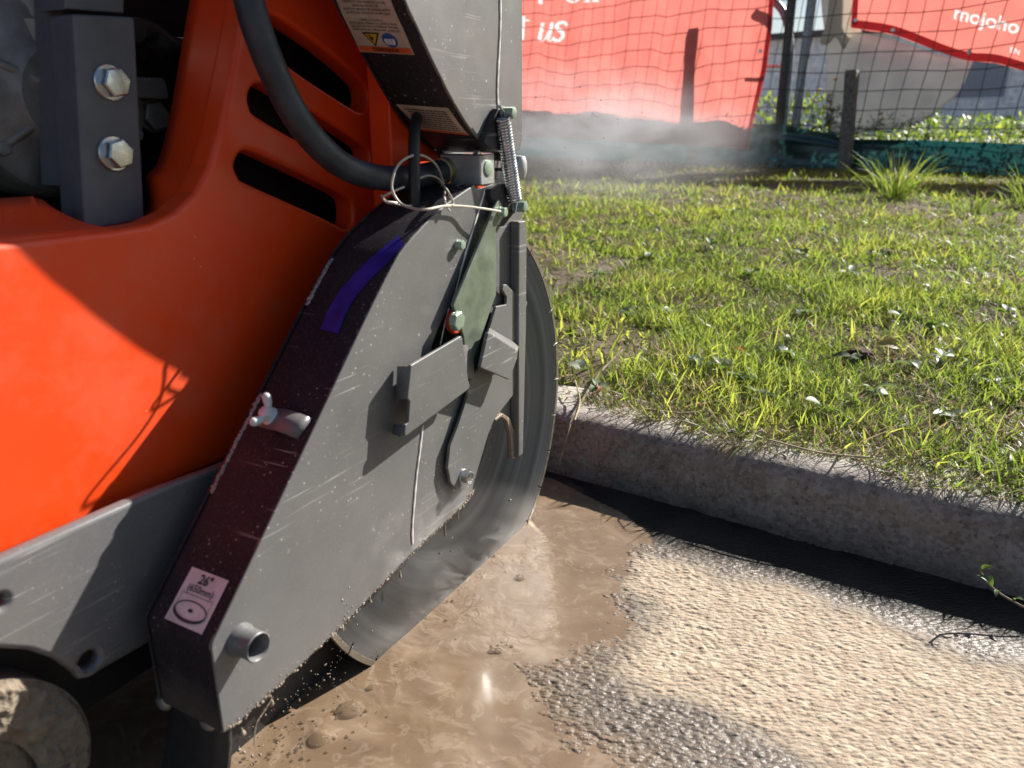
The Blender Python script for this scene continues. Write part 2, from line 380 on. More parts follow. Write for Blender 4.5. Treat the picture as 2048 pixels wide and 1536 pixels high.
def road_height(u, v):
    wob = fbm(u, v, .05, 3, 3) * .035
    sd = sdist(u, v, SLURRY) + wob
    rise = sstep(-.05, .07, sd)
    wu = u + vnoise(u, v, .018, 21) * .008; wv_ = v + vnoise(u, v, .018, 22) * .008
    d1, h1 = worley(wu * .6 + .15 * wv_, wv_, .0060, 1); d2, h2 = worley(wu * .8, wv_ * 1.2, .0100, 4)
    peb = np.clip(1 - (d1 / (.40 + .3 * h1)) ** 2, 0, 1) * (h1 > .25) * (.3 + h1) * .00075 + np.clip(1 - (d2 / .42) ** 2, 0, 1) ** .7 * (h2 > .62) * .0010 + fbm(u, v, .010, 2, 25) * .0007
    near = np.exp(-(np.maximum(np.abs(u - .1) - 1.2, 0) * 3) ** 2)
    z = -.0032 + rise * .0052 + near * peb * sstep(-.05, .02, sd) * (1 - .85 * sstep(.93, .985, v)) + fbm(u, v, .16, 3, 8) * .0025 * rise
    z = z - .010 * sstep(.93, V_CREASE, v) * 1.0        # gutter falls to the kerb
    return z, sd
us = spaced(-.75, .72, .0020, 70); vs = np.array([v for v in spaced(.34, V_CREASE, .0020, 70) if v <= V_CREASE + 1e-6])
U, V_ = np.meshgrid(us, vs, indexing='ij')
Z, SD = road_height(U, V_)
P3 = U[..., None] * KE + V_[..., None] * KN; P3[..., 2] = Z
me = np_mesh('road', P3.reshape(-1, 3), grid_faces(len(us), len(vs)))
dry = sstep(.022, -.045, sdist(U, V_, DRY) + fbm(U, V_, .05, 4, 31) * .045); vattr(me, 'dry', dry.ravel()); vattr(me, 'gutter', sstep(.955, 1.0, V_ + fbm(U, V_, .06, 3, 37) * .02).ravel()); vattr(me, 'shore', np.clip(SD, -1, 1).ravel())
def m_road():
    t = NT('exposed_concrete'); n = t.noise(26, 8, .65); g = t.noise(300, 3); v = t.voro(150, out='Color')
    hsv = t.n.new('ShaderNodeSeparateColor'); t.l.new(v, hsv.inputs[0])
    drycol = t.mix(t.ramp(hsv.outputs[0], [(.2, 0.0), (.9, 1.0)]), (.37, .292, .210), (.50, .418, .315)); drycol = t.mix(t.ramp(n, [(.35, 0.0), (.7, .55)]), drycol, (.32, .238, .175))
    drk = t.math('MULTIPLY', t.ramp(t.voro(38), [(.06, 1.0), (.10, 0.0)]), t.ramp(t.noise(20, 2), [(.52, 0.0), (.58, 1.0)])); drycol = t.mix(t.math('MULTIPLY', drk, .6), drycol, (.12, .09, .07))
    wetcol = t.mix(t.ramp(hsv.outputs[1], [(.2, 0.0), (.9, 1.0)]), (.115, .092, .073), (.21, .170, .135)); wetcol = t.mix(t.ramp(n, [(.35, 0.0), (.7, .6)]), wetcol, (.095, .077, .062))
    d = t.attr('dry'); col = t.mix(t.attr('gutter'), t.mix(d, wetcol, drycol), t.ramp(t.noise(12, 6), [(.3, (.020, .018, .017)), (.7, (.045, .040, .035))]))  # gutter strip: wet concrete, its colour darkened further for the kerb's shadow
    film = t.math('MULTIPLY', t.ramp(t.math('ADD', t.attr('shore'), t.math('MULTIPLY', t.noise(35, 5), .05)), [(.03, 1.0), (.085, 0.0)]), .85); col = t.mix(film, col, t.ramp(n, [(.3, (.16, .108, .068)), (.7, (.25, .178, .118))]))
    ro = t.ramp(d, [(0.0, .46), (.45, .8), (1.0, .92)]); hb = t.math('ADD', t.math('ADD', t.math('MULTIPLY', g, .6), t.noise(120, 4)), t.math('MULTIPLY', t.voro(190, vec=t.mapping((.55, 1.15, 1), (0, 0, math.pi / 2 - KA))), -1.3))
    t.set(color=col, rough=ro, normal=t.bump(hb, .75, .0022), spec=t.math('SUBTRACT', .5, t.math('MULTIPLY', t.attr('gutter'), .38))); return t.m
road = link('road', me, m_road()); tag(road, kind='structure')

# slurry: a sheet of brown water lying on the low part of the concrete
su = np.arange(-1.3, .55, .0045); sv = np.arange(.22, 1.125, .0045); U, V_ = np.meshgrid(su, sv, indexing='ij'); sd = sdist(U, V_, SLURRY)
def bl(u, v, px, r, h):
    q = gnd(*px); a, b = uv_of(q); return h * np.exp(-((u - a) ** 2 + (v - b) ** 2) / (r * r))
Zs = .0004 + fbm(U, V_, .09, 3, 40) * .0010
for px, r, h in (((790, 1310), .03, .002), ((880, 1400), .02, .0015), ((640, 1475), .012, .004), ((740, 1490), .02, .002)): Zs = Zs + bl(U, V_, px, r, h)
ca, cb = uv_of(gnd(790, 1310)); rr = np.hypot(U - ca, V_ - cb); Zs += .0007 * np.sin(rr * 900) * np.exp(-(rr / .03) ** 2)
ca, cb = uv_of(gnd(690, 1425)); rr = np.hypot(U - ca, V_ - cb); Zs += .0005 * np.sin(rr * 520) * np.exp(-(rr / .035) ** 2)
Pq = U[..., None] * KE + V_[..., None] * KN; Pq[..., 2] = Zs - .004 * sstep(1.0, 1.12, V_)
fc = grid_faces(len(su), len(sv)); keep = (sd.ravel()[fc].min(1) < .045); fc = fc[keep]
used = np.unique(fc); remap = np.full(len(sd.ravel()), -1); remap[used] = np.arange(len(used))
me = np_mesh('slurry', Pq.reshape(-1, 3)[used], remap[fc])
def m_slurry():
    t = NT('brown_slurry'); w = t.mapping((1, 1, 1), (0, 0, .9)); sw = t.noise(7, 7, .6, w, 2.6); sw2 = t.noise(16, 6, .6, w, 3.5)
    col = t.ramp(sw, [(.30, (.165, .110, .070)), (.5, (.205, .141, .091)), (.66, (.255, .182, .122))])
    col = t.mix(t.ramp(sw2, [(.55, 0.0), (.62, .22), (.69, 0.0)]), col, (.50, .41, .32))
    xyz = t.noise(3.0, 4, .5, None, 1.5); rip = t.noise(60, 4, .5, w, 1.2); gate = t.ramp(t.noise(8, 3), [(.48, 0.0), (.66, 1.0)])
    hh = t.math('ADD', t.math('MULTIPLY', t.math('MULTIPLY', rip, gate), 1.0), t.math('MULTIPLY', xyz, .8))
    t.set(color=col, rough=t.ramp(t.noise(25, 4), [(.35, .12), (.7, .27)]), normal=t.bump(hh, .36, .004), spec=.4); return t.m
slurry = link('slurry', me, m_slurry()); tag(slurry, kind='stuff', label='brown wet cutting slurry pooled along the blade', cat='slurry')

# kerb
prof = [(V_CREASE - .004, -.020), (V_CREASE, -.006), (1.118, .010), (1.122, .03), (1.126, .05), (1.129, .066), (1.132, .078), (1.136, .086), (1.142, .0925), (1.15, .097), (1.16, .0995), (1.175, .1015), (1.2, .103), (1.23, .1035), (1.27, .104), (1.30, .07)]
pf = []
for (a, b), (c, d) in zip(prof[:-1], prof[1:]):
    k = max(1, int(np.hypot(c - a, d - b) / .004))
    for i in range(k): pf.append((a + (c - a) * i / k, b + (d - b) * i / k))
pf.append(prof[-1]); pf = np.array(pf)
uk = spaced(-.6, 1.0, .004, 70); U, I = np.meshgrid(uk, np.arange(len(pf)), indexing='ij'); Vk = pf[I, 0]; Zk = pf[I, 1]
arc = np.concatenate([[0], np.cumsum(np.hypot(*np.diff(pf, axis=0).T))])[I]
rough_ = fbm(U, arc, .03, 4, 50) * .006 + fbm(U, arc, .3, 2, 55) * .012; d1, h1 = worley(U, arc, .010, 51); pit = -np.clip(1 - d1 / .35, 0, 1) * (h1 > .5) * .0055
nz = np.clip((Vk - 1.13) / .03, 0, 1); near = np.exp(-(np.maximum(np.abs(U - .2) - 1.0, 0) * 2) ** 2)
Vk = Vk - (rough_ + pit) * (1 - nz) * near; Zk = Zk + (rough_ * .4 + pit * .5) * nz * near
Pk = U[..., None] * KE + Vk[..., None] * KN; Pk[..., 2] = Zk
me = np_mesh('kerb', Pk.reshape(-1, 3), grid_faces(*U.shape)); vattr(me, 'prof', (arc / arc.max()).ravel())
def m_kerb():
    t = NT('weathered_kerb_concrete'); n = t.noise(22, 8, .65); col = t.ramp(n, [(.3, (.15, .13, .11)), (.5, (.25, .222, .195)), (.7, (.40, .36, .32))])
    dk = t.math('MULTIPLY', t.ramp(t.voro(95), [(.16, 1.0), (.30, 0.0)]), t.ramp(t.noise(15, 3), [(.42, 0.0), (.55, 1.0)])); col = t.mix(t.math('MULTIPLY', dk, .9), col, (.045, .036, .03))
    v = t.voro(160, out='Color'); s = t.n.new('ShaderNodeSeparateColor'); t.l.new(v, s.inputs[0]); col = t.mix(.35, col, t.ramp(s.outputs[0], [(.1, (.20, .16, .14)), (.9, (.58, .53, .47))]))
    damp = t.math('MULTIPLY', t.ramp(t.math('ADD', t.attr('prof'), t.math('MULTIPLY', t.noise(9, 5), .16)), [(.12, 1.0), (.26, 0.0)]), .65); col = t.mix(damp, col, (.07, .057, .048)); face = t.ramp(t.math('ADD', t.attr('prof'), t.math('MULTIPLY', t.noise(30, 5), .06)), [(.46, 1.0), (.60, 0.0)]); col = t.mix(t.math('MULTIPLY', face, .25), col, (.085, .075, .066)); col = t.mix(t.math('MULTIPLY', t.math('SUBTRACT', 1.0, face), .6), col, (.60, .55, .49))  # shaded face darkened and sunlit top paled in the colour itself
    t.set(color=col, rough=.88, normal=t.bump(t.math('ADD', t.noise(240, 4), t.noise(60, 4)), .7, .0025)); return t.m
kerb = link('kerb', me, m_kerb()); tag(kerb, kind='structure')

# verge: soil sheet that runs to the horizon
def verge_z(u, v):
    und = fbm(u, v, .5, 3, 60) * .022 * sstep(1.25, 1.6, v) + fbm(u, v, .12, 2, 64) * .012 * sstep(1.22, 1.4, v)
    return .098 + SL * np.minimum(np.maximum(v - 1.25, 0), 8.0) + und * np.exp(-np.maximum(v - 6.5, 0))
uvg = spaced(-4.0, 3.0, .05, 90); vvg = np.concatenate([np.arange(1.21, 7.5, .05), 7.5 + np.cumsum(.06 * 1.3 ** np.arange(24))])
U, V_ = np.meshgrid(uvg, vvg, indexing='ij'); Pv = U[..., None] * KE + V_[..., None] * KN; Pv[..., 2] = verge_z(U, V_)
me = np_mesh('verge', Pv.reshape(-1, 3), grid_faces(*U.shape))
def m_soil():
    t = NT('soil_and_thatch'); n = t.noise(14, 8, .7); col = t.ramp(n, [(.3, (.06, .045, .028)), (.55, (.16, .125, .078)), (.75, (.27, .215, .14))])
    t.set(color=col, rough=.95, normal=t.bump(t.noise(70, 6, .7), 1.0, .012)); return t.m
verge = link('verge', me, m_soil()); tag(verge, kind='structure')
def vpx(x, y):
    """pixel to a point on the verge"""
    r = ray(x, y); ts = np.linspace(.8, 14, 6000); q = EYE + ts[:, None] * r; h = q[:, 2] - verge_z(q @ KE, q @ KN); k = np.argmax(h < 0)
    return q[k] if h[k] < 0 else q[-1]

# ------------------------------------------------------------------ grass
def blades(pos, hgt, wid, lean, az, curl, twist, tint, dead):
    """grass blades as bent tapered strips; arrays of length n -> verts, quads, tris, attributes"""
    n = len(hgt); ts = np.array([0, .38, .72, 1.0]); wt = np.array([.85, 1.0, .62, 0])
    dirx, diry = np.cos(az), np.sin(az); sx, sy = np.cos(twist), np.sin(twist)
    V = np.zeros((n, 7, 3)); k = 0
    for i in range(4):
        t = ts[i]; ang = lean + curl * t; off = hgt * t * np.sin(np.minimum(ang, 2.4)) ; zz = hgt * t * np.cos(np.minimum(ang, 1.75))
        c = pos + np.stack([dirx * off, diry * off, zz], 1); w = (wid * wt[i] * .5)[:, None] * np.stack([sx, sy, .25 * np.sin(twist * 3)], 1)
        if i < 3: V[:, k] = c - w; V[:, k + 1] = c + w; k += 2
        else: V[:, 6] = c
    b = np.arange(n)[:, None] * 7
    Q = np.concatenate([b + np.array([0, 1, 3, 2]), b + np.array([2, 3, 5, 4])]); T = b + np.array([4, 5, 6])
    return V.reshape(-1, 3), Q, T, np.repeat(tint, 7), np.repeat(dead, 7), np.tile(np.array([0, 0, .38, .38, .72, .72, 1]), n)
def scatter(n, u0, u1, v0, v1):
    return rng.uniform(u0, u1, n), rng.uniform(v0, v1, n)
def edge_v(u): return 1.166 + fbm(u, u * 0, .16, 3, 71) * .07          # where the turf ends on the kerb top
parts = []
for (n, u0, u1, v0, v1, hs, ws) in ((92000, -.62, .78, 1.14, 1.75, 1.0, 1.0), (84000, -1.1, 1.0, 1.75, 2.6, 1.05, 1.2), (64000, -2.5, 1.2, 2.6, 4.2, 1.15, 1.7), (50000, -4.4, 1.7, 4.2, 7.2, 1.25, 2.6), (16000, -2.2, -.62, 1.15, 2.7, 1, 1.6), (8000, .78, 1.8, 1.15, 2.0, 1, 1.2), (9000, -6, 2.2, 7.2, 12, 2.2, 5)):
    u, v = scatter(n, u0, u1, v0, v1); ok = v > edge_v(u) + rng.exponential(.012, n)
    q = u[:, None] * KE + v[:, None] * KN; x, y = proj(np.c_[q[:, :2], np.full(n, .2)])
    patch = fbm(u, v, .28, 3, 80); bare = fbm(u, v, .14, 3, 90)
    ok &= rng.random(n) < np.clip(.95 + patch * .7 + bare * .5, .55, 1)
    u, v, q, patch, bare = u[ok], v[ok], q[ok], patch[ok], bare[ok]; n = len(u)
    q[:, 2] = np.maximum(verge_z(u, v), np.where(v < 1.26, .100, -1)) - .003
    dead = (rng.random(n) < np.clip(.42 - bare * 1.1 + .5 * sstep(1.30, 1.18, v), .08, .8)).astype(float)
    h = rng.lognormal(np.log(.027), .42, n) * hs * (1 + patch * .7); h = np.where(dead > 0, h * .85, h); h = np.clip(h, .010, .085)
    edge = sstep(1.30, 1.18, v)
    lean = np.abs(rng.normal(.35, .35, n)) + dead * rng.uniform(.2, 1.0, n) + edge * .3; az = rng.uniform(0, 2 * np.pi, n)
    az = np.where(rng.random(n) < edge * .5, np.arctan2(-KN[1], -KN[0]) + rng.normal(0, .8, n), az)
    parts.append(blades(q, h, np.where(rng.random(n) < .05, rng.uniform(.0045, .0065, n), rng.uniform(.0015, .0036, n)) * ws, lean, az, rng.uniform(0, 1.1, n), rng.uniform(0, np.pi, n), np.clip(.5 + patch * .6 + rng.normal(0, .30, n), 0, 1), dead))
for (n, u0, u1, v0, v1, k_) in ((38000, -.62, .78, 1.14, 1.8, 1.0), (24000, -1.1, 1.0, 1.8, 2.7, 1.3), (16000, -2.1, 1.2, 2.7, 4.4, 1.9)):       # flat matted thatch
    u, v = scatter(n, u0, u1, v0, v1); ok = v > edge_v(u) - .006 + rng.exponential(.006, n); u, v = u[ok], v[ok]; n = len(u); q = u[:, None] * KE + v[:, None] * KN
    q[:, 2] = np.maximum(verge_z(u, v), np.where(v < 1.26, .100, -1)) + rng.uniform(-.002, .010, n)
    parts.append(blades(q, rng.uniform(.012, .035, n) * k_ ** .5, rng.uniform(.0012, .0028, n) * k_, rng.uniform(.9, 1.5, n), rng.uniform(0, 2 * np.pi, n), rng.uniform(-.2, .4, n), rng.uniform(0, np.pi, n), rng.uniform(.1, .8, n), (rng.random(n) < .62) * 1.0))
def join_blades(name, parts, mat):
    Vs, Qs, Ts, a1, a2, a3 = [], [], [], [], [], []; b = 0
    for V, Q, T, t_, d_, l_ in parts: Vs.append(V); Qs.append(Q + b); Ts.append(T + b); a1.append(t_); a2.append(d_); a3.append(l_); b += len(V)
    me = np_mesh(name, np.concatenate(Vs), np.concatenate(Qs), np.concatenate(Ts)); vattr(me, 'tint', np.concatenate(a1)); vattr(me, 'dead', np.concatenate(a2)); vattr(me, 'tall', np.concatenate(a3))
    return link(name, me, mat)
def m_grass():
    t = NT('grass_blades'); ti = t.attr('tint'); de = t.attr('dead')
    g = t.ramp(ti, [(0.0, (.045, .070, .018)), (.5, (.080, .122, .024)), (1.0, (.125, .155, .030))]); d = t.ramp(ti, [(0.0, (.13, .095, .055)), (1.0, (.38, .31, .20))])
    gt = t.ramp(ti, [(0.0, (.13, .21, .03)), (.5, (.31, .43, .06)), (1.0, (.54, .57, .09))]); dt = t.ramp(ti, [(0.0, (.16, .12, .06)), (1.0, (.42, .33, .2))])
    t.leafy(t.mix(de, g, d), t.mix(de, gt, dt), .56, .42); t.set(spec=.5); return t.m
M['grass'] = m_grass()
grass = join_blades('grass', parts, M['grass']); tag(grass, 'sunlit short grass and dry thatch covering the verge', 'grass', kind='stuff')
# tall tussocks in front of the fence, one clump each
def tussock(px, n, h, spread, label):
    c = vpx(*px); az = rng.uniform(0, 2 * np.pi, n); r = rng.random(n) * spread; pos = np.stack([c[0] + np.cos(az) * r, c[1] + np.sin(az) * r, np.full(n, c[2] - .005)], 1)
    P_ = blades(pos - np.array([c[0], c[1], c[2]]), rng.uniform(.5, 1, n) * h, rng.uniform(.004, .008, n), np.abs(rng.normal(.25, .25, n)), az + rng.normal(0, .3, n), rng.uniform(.1, 1.0, n), rng.uniform(0, np.pi, n), rng.uniform(.15, .7, n), (rng.random(n) < .1) * 1.0)
    o = join_blades('grass_tussock', [P_], M['grass']); o.location = c; return tag(o, label, 'grass tussock')
tussock((1790, 396), 150, .36, .10, 'tall spiky grass tussock right of the short dark stake')
tussock((2055, 415), 70, .30, .08, 'tall spiky grass tussock cut by the right edge of the photo')
tussock((1955, 425), 60, .16, .12, 'low bright grass clump before the green plastic strip')
# broad-leaved weeds
def m_leaf(name, c, tcol, rough=.3):
    t = NT(name); n = t.noise(60, 4); t.leafy(t.ramp(n, [(.3, tuple(x * .8 for x in c)), (.7, tuple(min(1, x * 1.2) for x in c))]), tcol, .35, rough); t.set(spec=.5); return t.m
M['leaf'] = m_leaf('glossy_weed_leaf', (.08, .12, .05), (.22, .34, .05), .5)
M['leafy2'] = m_leaf('pale_weed_leaf', (.20, .24, .16), (.35, .42, .15), .48)
M['deadleaf'] = m_leaf('dead_leaf', (.36, .30, .12), (.42, .33, .08), .5)
M['redleaf'] = m_leaf('red_dead_leaf', (.40, .07, .02), (.5, .08, .02), .5)
def leaf_mesh(name, length, width, droop=.25, n=7):
    V = []; Fc = []
    for i in range(n):
        t = i / (n - 1); w = width * math.sin(math.pi * min(1, t * .92 + .06)) ** .75 * .5 if 0 < i < n - 1 else width * .04
        x = length * t; z = length * (.32 * t - droop * 2 * t * t)
        for s in (-1, 0, 1): V.append((x, s * w, z + abs(s) * w * .35))
    for i in range(n - 1):
        for k in (0, 1): a = i * 3 + k; Fc.append((a, a + 3, a + 4, a + 1))
    return mesh(name, V, Fc, smooth=180, recalc=False)
leaf_meshes = [leaf_mesh('leaf', l, w, d) for l, w, d in ((.036, .024, .2), (.028, .022, .35), (.045, .022, .15), (.034, .028, .1))]
for m_ in leaf_meshes: m_.materials.append(M['leaf'])
pale_meshes = [leaf_mesh('leaf', l, w, d) for l, w, d in ((.036, .026, .15), (.030, .024, .3))]
for m_ in pale_meshes: m_.materials.append(M['leafy2'])
wpx = [(1392, 738), (1440, 752), (1478, 776), (1570, 722), (1585, 690), (1605, 640), (1800, 652), (1868, 668), (1818, 748), (1880, 735), (1700, 735), (1180, 500), (1240, 460), (1300, 520), (1500, 560), (1650, 470), (1900, 500), (1960, 560), (2010, 640), (1470, 430), (1380, 400), (1560, 420),
       (1745, 800), (1980, 780), (1330, 640), (1250, 640), (1200, 560), (1640, 840), (1900, 850), (1160, 760), (1190, 795), (1520, 815), (1700, 560), (1760, 520), (1850, 590), (1420, 500), (1300, 440), (1600, 520)]
for i, px in enumerate(wpx):
    c = vpx(*px); far = c[1] > 2.0; e = empty('broadleaf_weed', c + np.array([0, 0, .004]), random.uniform(0, 6))
    tag(e, 'low broad-leaved weed with a few glossy leaves lying in the grass', 'weed', 'broad-leaved weeds dotted over the verge')
    k = random.randint(3, 6)
    for j in range(k):
        lo = link('leaf', random.choice(pale_meshes if random.random() < .18 else leaf_meshes), None, e); s = random.uniform(.65, 1.1) * (1.1 if far else 1)
        lo.rotation_euler = (random.uniform(-.4, .4), random.uniform(-.45, .15), 2 * math.pi * j / k + random.uniform(-.4, .4)); lo.scale = (s, s, s); lo.location = (0, 0, random.uniform(.008, .022))
for px, mt, lab, s in (((1795, 712), 'deadleaf', 'curled yellow dead leaf on the grass beside the brown clod', 1.3), ((1487, 722), 'redleaf', 'narrow red dead leaf standing in the grass', .8), ((1385, 722), 'redleaf', 'small red dead leaf low in the grass near the blade', .55), ((1195, 800), 'redleaf', 'rusty red dead leaf on the kerb top beside the blade', .6), ((1390, 830), 'redleaf', 'thin red leaf scrap at the edge of the kerb top', .4)):
    c = vpx(*px); m_ = leaf_mesh('leaf', .034, .016 if 'red' in mt else .024, .3); o = link('fallen_leaf', m_, M[mt]); o.location = c + np.array([0, 0, .018]); o.rotation_euler = (random.uniform(-.6, .6), random.uniform(-.9, .2), random.uniform(0, 6)); o.scale = (s, s, s); tag(o, lab, 'leaf')
def clod(name, c, r, mat, label, seed, flat=.55, cat='dirt clod'):
    bm = bmesh.new(); bmesh.ops.create_icosphere(bm, subdivisions=4, radius=1); rs = np.random.default_rng(seed)
    co = np.array([v.co[:] for v in bm.verts]); d = 1 + fbm(co[:, 0] * 2 + seed, co[:, 1] * 2 + co[:, 2] * 1.7, 1.0, 5, seed) * .75
    for v, k in zip(bm.verts, d): v.co = v.co * k; v.co.x *= r; v.co.y *= r * .8; v.co.z *= r * flat
    me_ = bpy.data.meshes.new(name); bm.to_mesh(me_); bm.free(); me_.shade_smooth(); o = link(name, me_, mat); o.location = c; return tag(o, label, cat)
M['clod'] = m_mud('brown_soil_clod', (.13, .085, .055), .95, 1.0, 160, .006)
clod('dirt_clod', vpx(1722, 722) + np.array([0, 0, .014]), .026, M['clod'], 'brown crumbly soil clod lying in the grass', 3)
clod('dirt_clod', vpx(1765, 512) + np.array([0, 0, .012]), .045, M['clod'], 'flat brown patch of bare soil far back in the grass', 5, .3)
# twigs on the kerb beside the blade and the sprig in the gutter
M['twig'] = m_plain('dry_twig', (.20, .155, .11), .8, bump=.4, var=.3); M['straw'] = m_plain('pale_straw', (.42, .35, .22), .7, var=.2)
def kpt(x, y, z): return gnd(x, y, z)
for pts, r, mt, lab in (([(1245, 700, .14), (1200, 745, .125), (1165, 800, .115), (1140, 850, .105), (1125, 905, .06)], .0022, 'twig', 'forked dry twig bent over the kerb edge right beside the blade'),
                        ([(1200, 830, .112), (1165, 845, .108), (1135, 870, .085), (1118, 930, .03)], .0016, 'twig', 'thin dry twig hanging down the kerb face next to the blade'),
                        ([(1150, 760, .13), (1160, 800, .12), (1150, 840, .112)], .0014, 'straw', 'short pale straw stalk at the kerb corner by the blade'),
                        ([(1290, 818, .115), (1360, 826, .112), (1420, 822, .115)], .0018, 'straw', 'pale straw stalk lying along the kerb top'),
                        ([(1540, 880, .12), (1640, 905, .118), (1740, 915, .12)], .0016, 'straw', 'long pale straw stalk lying on the turf edge'),
                        ([(2070, 1225, .02), (2030, 1205, .03), (1990, 1180, .04), (1965, 1150, .055), (1960, 1135, .07)], .0014, 'twig', 'leafy weed sprig hanging over the gutter at the right edge')):
    o = tube('twig', crom([kpt(*p) for p in pts], 6), r, M[mt], None, 6); tag(o, lab, 'twig')
    if 'sprig' in lab:
        for k, (x, y, z) in enumerate(((2030, 1200, .03), (2000, 1182, .04), (1978, 1165, .05), (1962, 1140, .065), (1985, 1172, .045))):
            lf = link('leaf', leaf_meshes[1], None, o); lf.location = kpt(x, y, z); lf.rotation_euler = (random.uniform(-1, 1), random.uniform(-1, 0), random.uniform(0, 6)); lf.scale = (.5, .35, .5)

# ================================================================== FENCE AND WHAT STANDS BEHIND IT
F1, F2 = vpx(1045, 313), vpx(2048, 352)
FD = F2 - F1; FD[2] = 0; FD /= np.linalg.norm(FD); FN = np.array([FD[1], -FD[0], 0])
if FN @ (EYE - F1) < 0: FN = -FN                       # towards the camera
def FPX(x, y, off=0.0):
    r = ray(x, y); q = EYE + r * (((F1 + off * FN - EYE) @ FN) / (r @ FN)); return float((q - F1) @ FD), float(q[2])
def FW3(s, off, z): q = F1 + s * FD + off * FN; return np.array([q[0], q[1], z])
def fground(s, off=0.0): q = F1 + s * FD + off * FN; u, v = uv_of(q); return float(verge_z(np.array([u]), np.array([v]))[0])
M['wire'] = m_plain('rusty_fence_wire', (.085, .075, .065), .6, .4, bump=.2, var=.25)
M['galv'] = m_plain('galvanised_post', (.26, .29, .31), .45, .6, bump=.2, var=.12)
M['darkpost'] = m_plain('dark_steel_post', (.085, .085, .085), .55, .4, bump=.2)
M['stake'] = m_plain('weathered_timber_stake', (.16, .135, .11), .85, bump=.6, var=.25)
fence = empty('wire_fence', FW3(0, 0, fground(0))); tag(fence, 'sagging rusty wire mesh fence behind the verge', 'fence')
s_lo, s_hi = FPX(250, 300)[0], FPX(2500, 300)[0]; inv = Matrix.Translation(-Vector(fence.location))
def wave(s, z): return .018 * math.sin(s * 2.1 + z * 1.3) + .012 * math.sin(s * 5.3 + 1 + z * 4) , .03 * math.sin(s * 1.7 + z * 2.2) + .015 * math.sin(s * 4.1 + 2)
def fwire(pts, r): me_ = tube_mesh('wire', pts, r, 5, False); me_.transform(inv); return link('wire', me_, M['wire'], fence)
for i in range(15):
    z0 = .28 + i * .15; pts = []
    for s in np.linspace(s_lo, s_hi, 64):
        wz, wo = wave(s, z0); sag = .05 * math.sin(s * 1.15 + .4) * (1 - i / 30); pts.append(FW3(s, wo, z0 + wz + sag + fground(s) - .2))
    fwire(pts, .0038)
ns = int((s_hi - s_lo) / .142)
for i in range(ns):
    s0 = s_lo + i * .142; pts = []
    for k in range(22):
        z = .22 + 2.2 * k / 21; ss = s0 + (z - .4) * .10 + .008 * math.sin(z * 7 + i); wz, wo = wave(ss, z); pts.append(FW3(ss, wo, z + fground(s0) - .2))
    fwire(pts, .0034)
# steel posts and bent tubular frame of the fence
def post(pxs, off, r, mat, label, name='fence_post'):
    pts = [FW3(*(lambda sz: (sz[0], off, sz[1]))(FPX(x, y, off))) for x, y in pxs]
    base = pts[-1]; me_ = tube_mesh(name, [p - base for p in (crom(pts, 6) if len(pts) > 2 else pts)], r, 12); o = link(name, me_, M[mat]); o.location = base; return tag(o, label, 'fence post')
post([(1598, -120), (1584, 0), (1562, 215), (1553, 300)], -.02, .041, 'darkpost', 'dark leaning steel fence post just right of the red banner')
post([(1640, -120), (1624, 0), (1604, 150), (1585, 300)], -.02, .041, 'galv', 'blue-grey galvanised fence post beside the dark leaning one')
tf = post([(1541, -4), (1546, 2), (1555, 9), (1568, 28), (1579, 70), (1580, 120), (1572, 200), (1562, 300)], -.06, .034, 'galv', 'bent tubular frame of a fence panel with a rounded corner', 'pipe_gate')
a_, b_ = FPX(1518, 132, -.06), FPX(1574, 132, -.06); tf['category'] = 'gate'
me_ = tube_mesh('crossbar', [FW3(a_[0], -.06, a_[1]) - np.array(tf.location), FW3(b_[0], -.06, b_[1]) - np.array(tf.location)], .016, 12); link('crossbar', me_, M['zincw'], tf)
def stake(px_top, px_bot, w, off, label):
    s1, z1 = FPX(*px_top, off); s0, z0 = FPX(*px_bot, off); base = FW3(s0, off, z0); h = z1 - z0; V = []
    for k, t in enumerate((-.12, .3, .7, .97, 1.0)):
        ww = w * (1 if k < 4 else .88) * (1 + .04 * math.sin(k * 2.3)); c = (s1 - s0) * t
        for sx, sy in ((-1, -1), (1, -1), (1, 1), (-1, 1)): q = FD * (c + sx * ww / 2) + FN * (sy * ww * .4); V.append((q[0], q[1], h * t))
    Fc = [(k * 4 + i, k * 4 + (i + 1) % 4, k * 4 + 4 + (i + 1) % 4, k * 4 + 4 + i) for k in range(4) for i in range(4)] + [(3, 2, 1, 0), (16, 17, 18, 19)]
    o = link('timber_stake', mesh('timber_stake', V, Fc), M['stake']); o.location = base; return tag(o, label, 'stake')
stake((1705, 140), (1690, 322), .095, .17, 'short weathered timber stake in front of the green plastic strip')
stake((1415, 35), (1398, 300), .105, -.05, 'timber stake standing behind the red banner, seen through it')
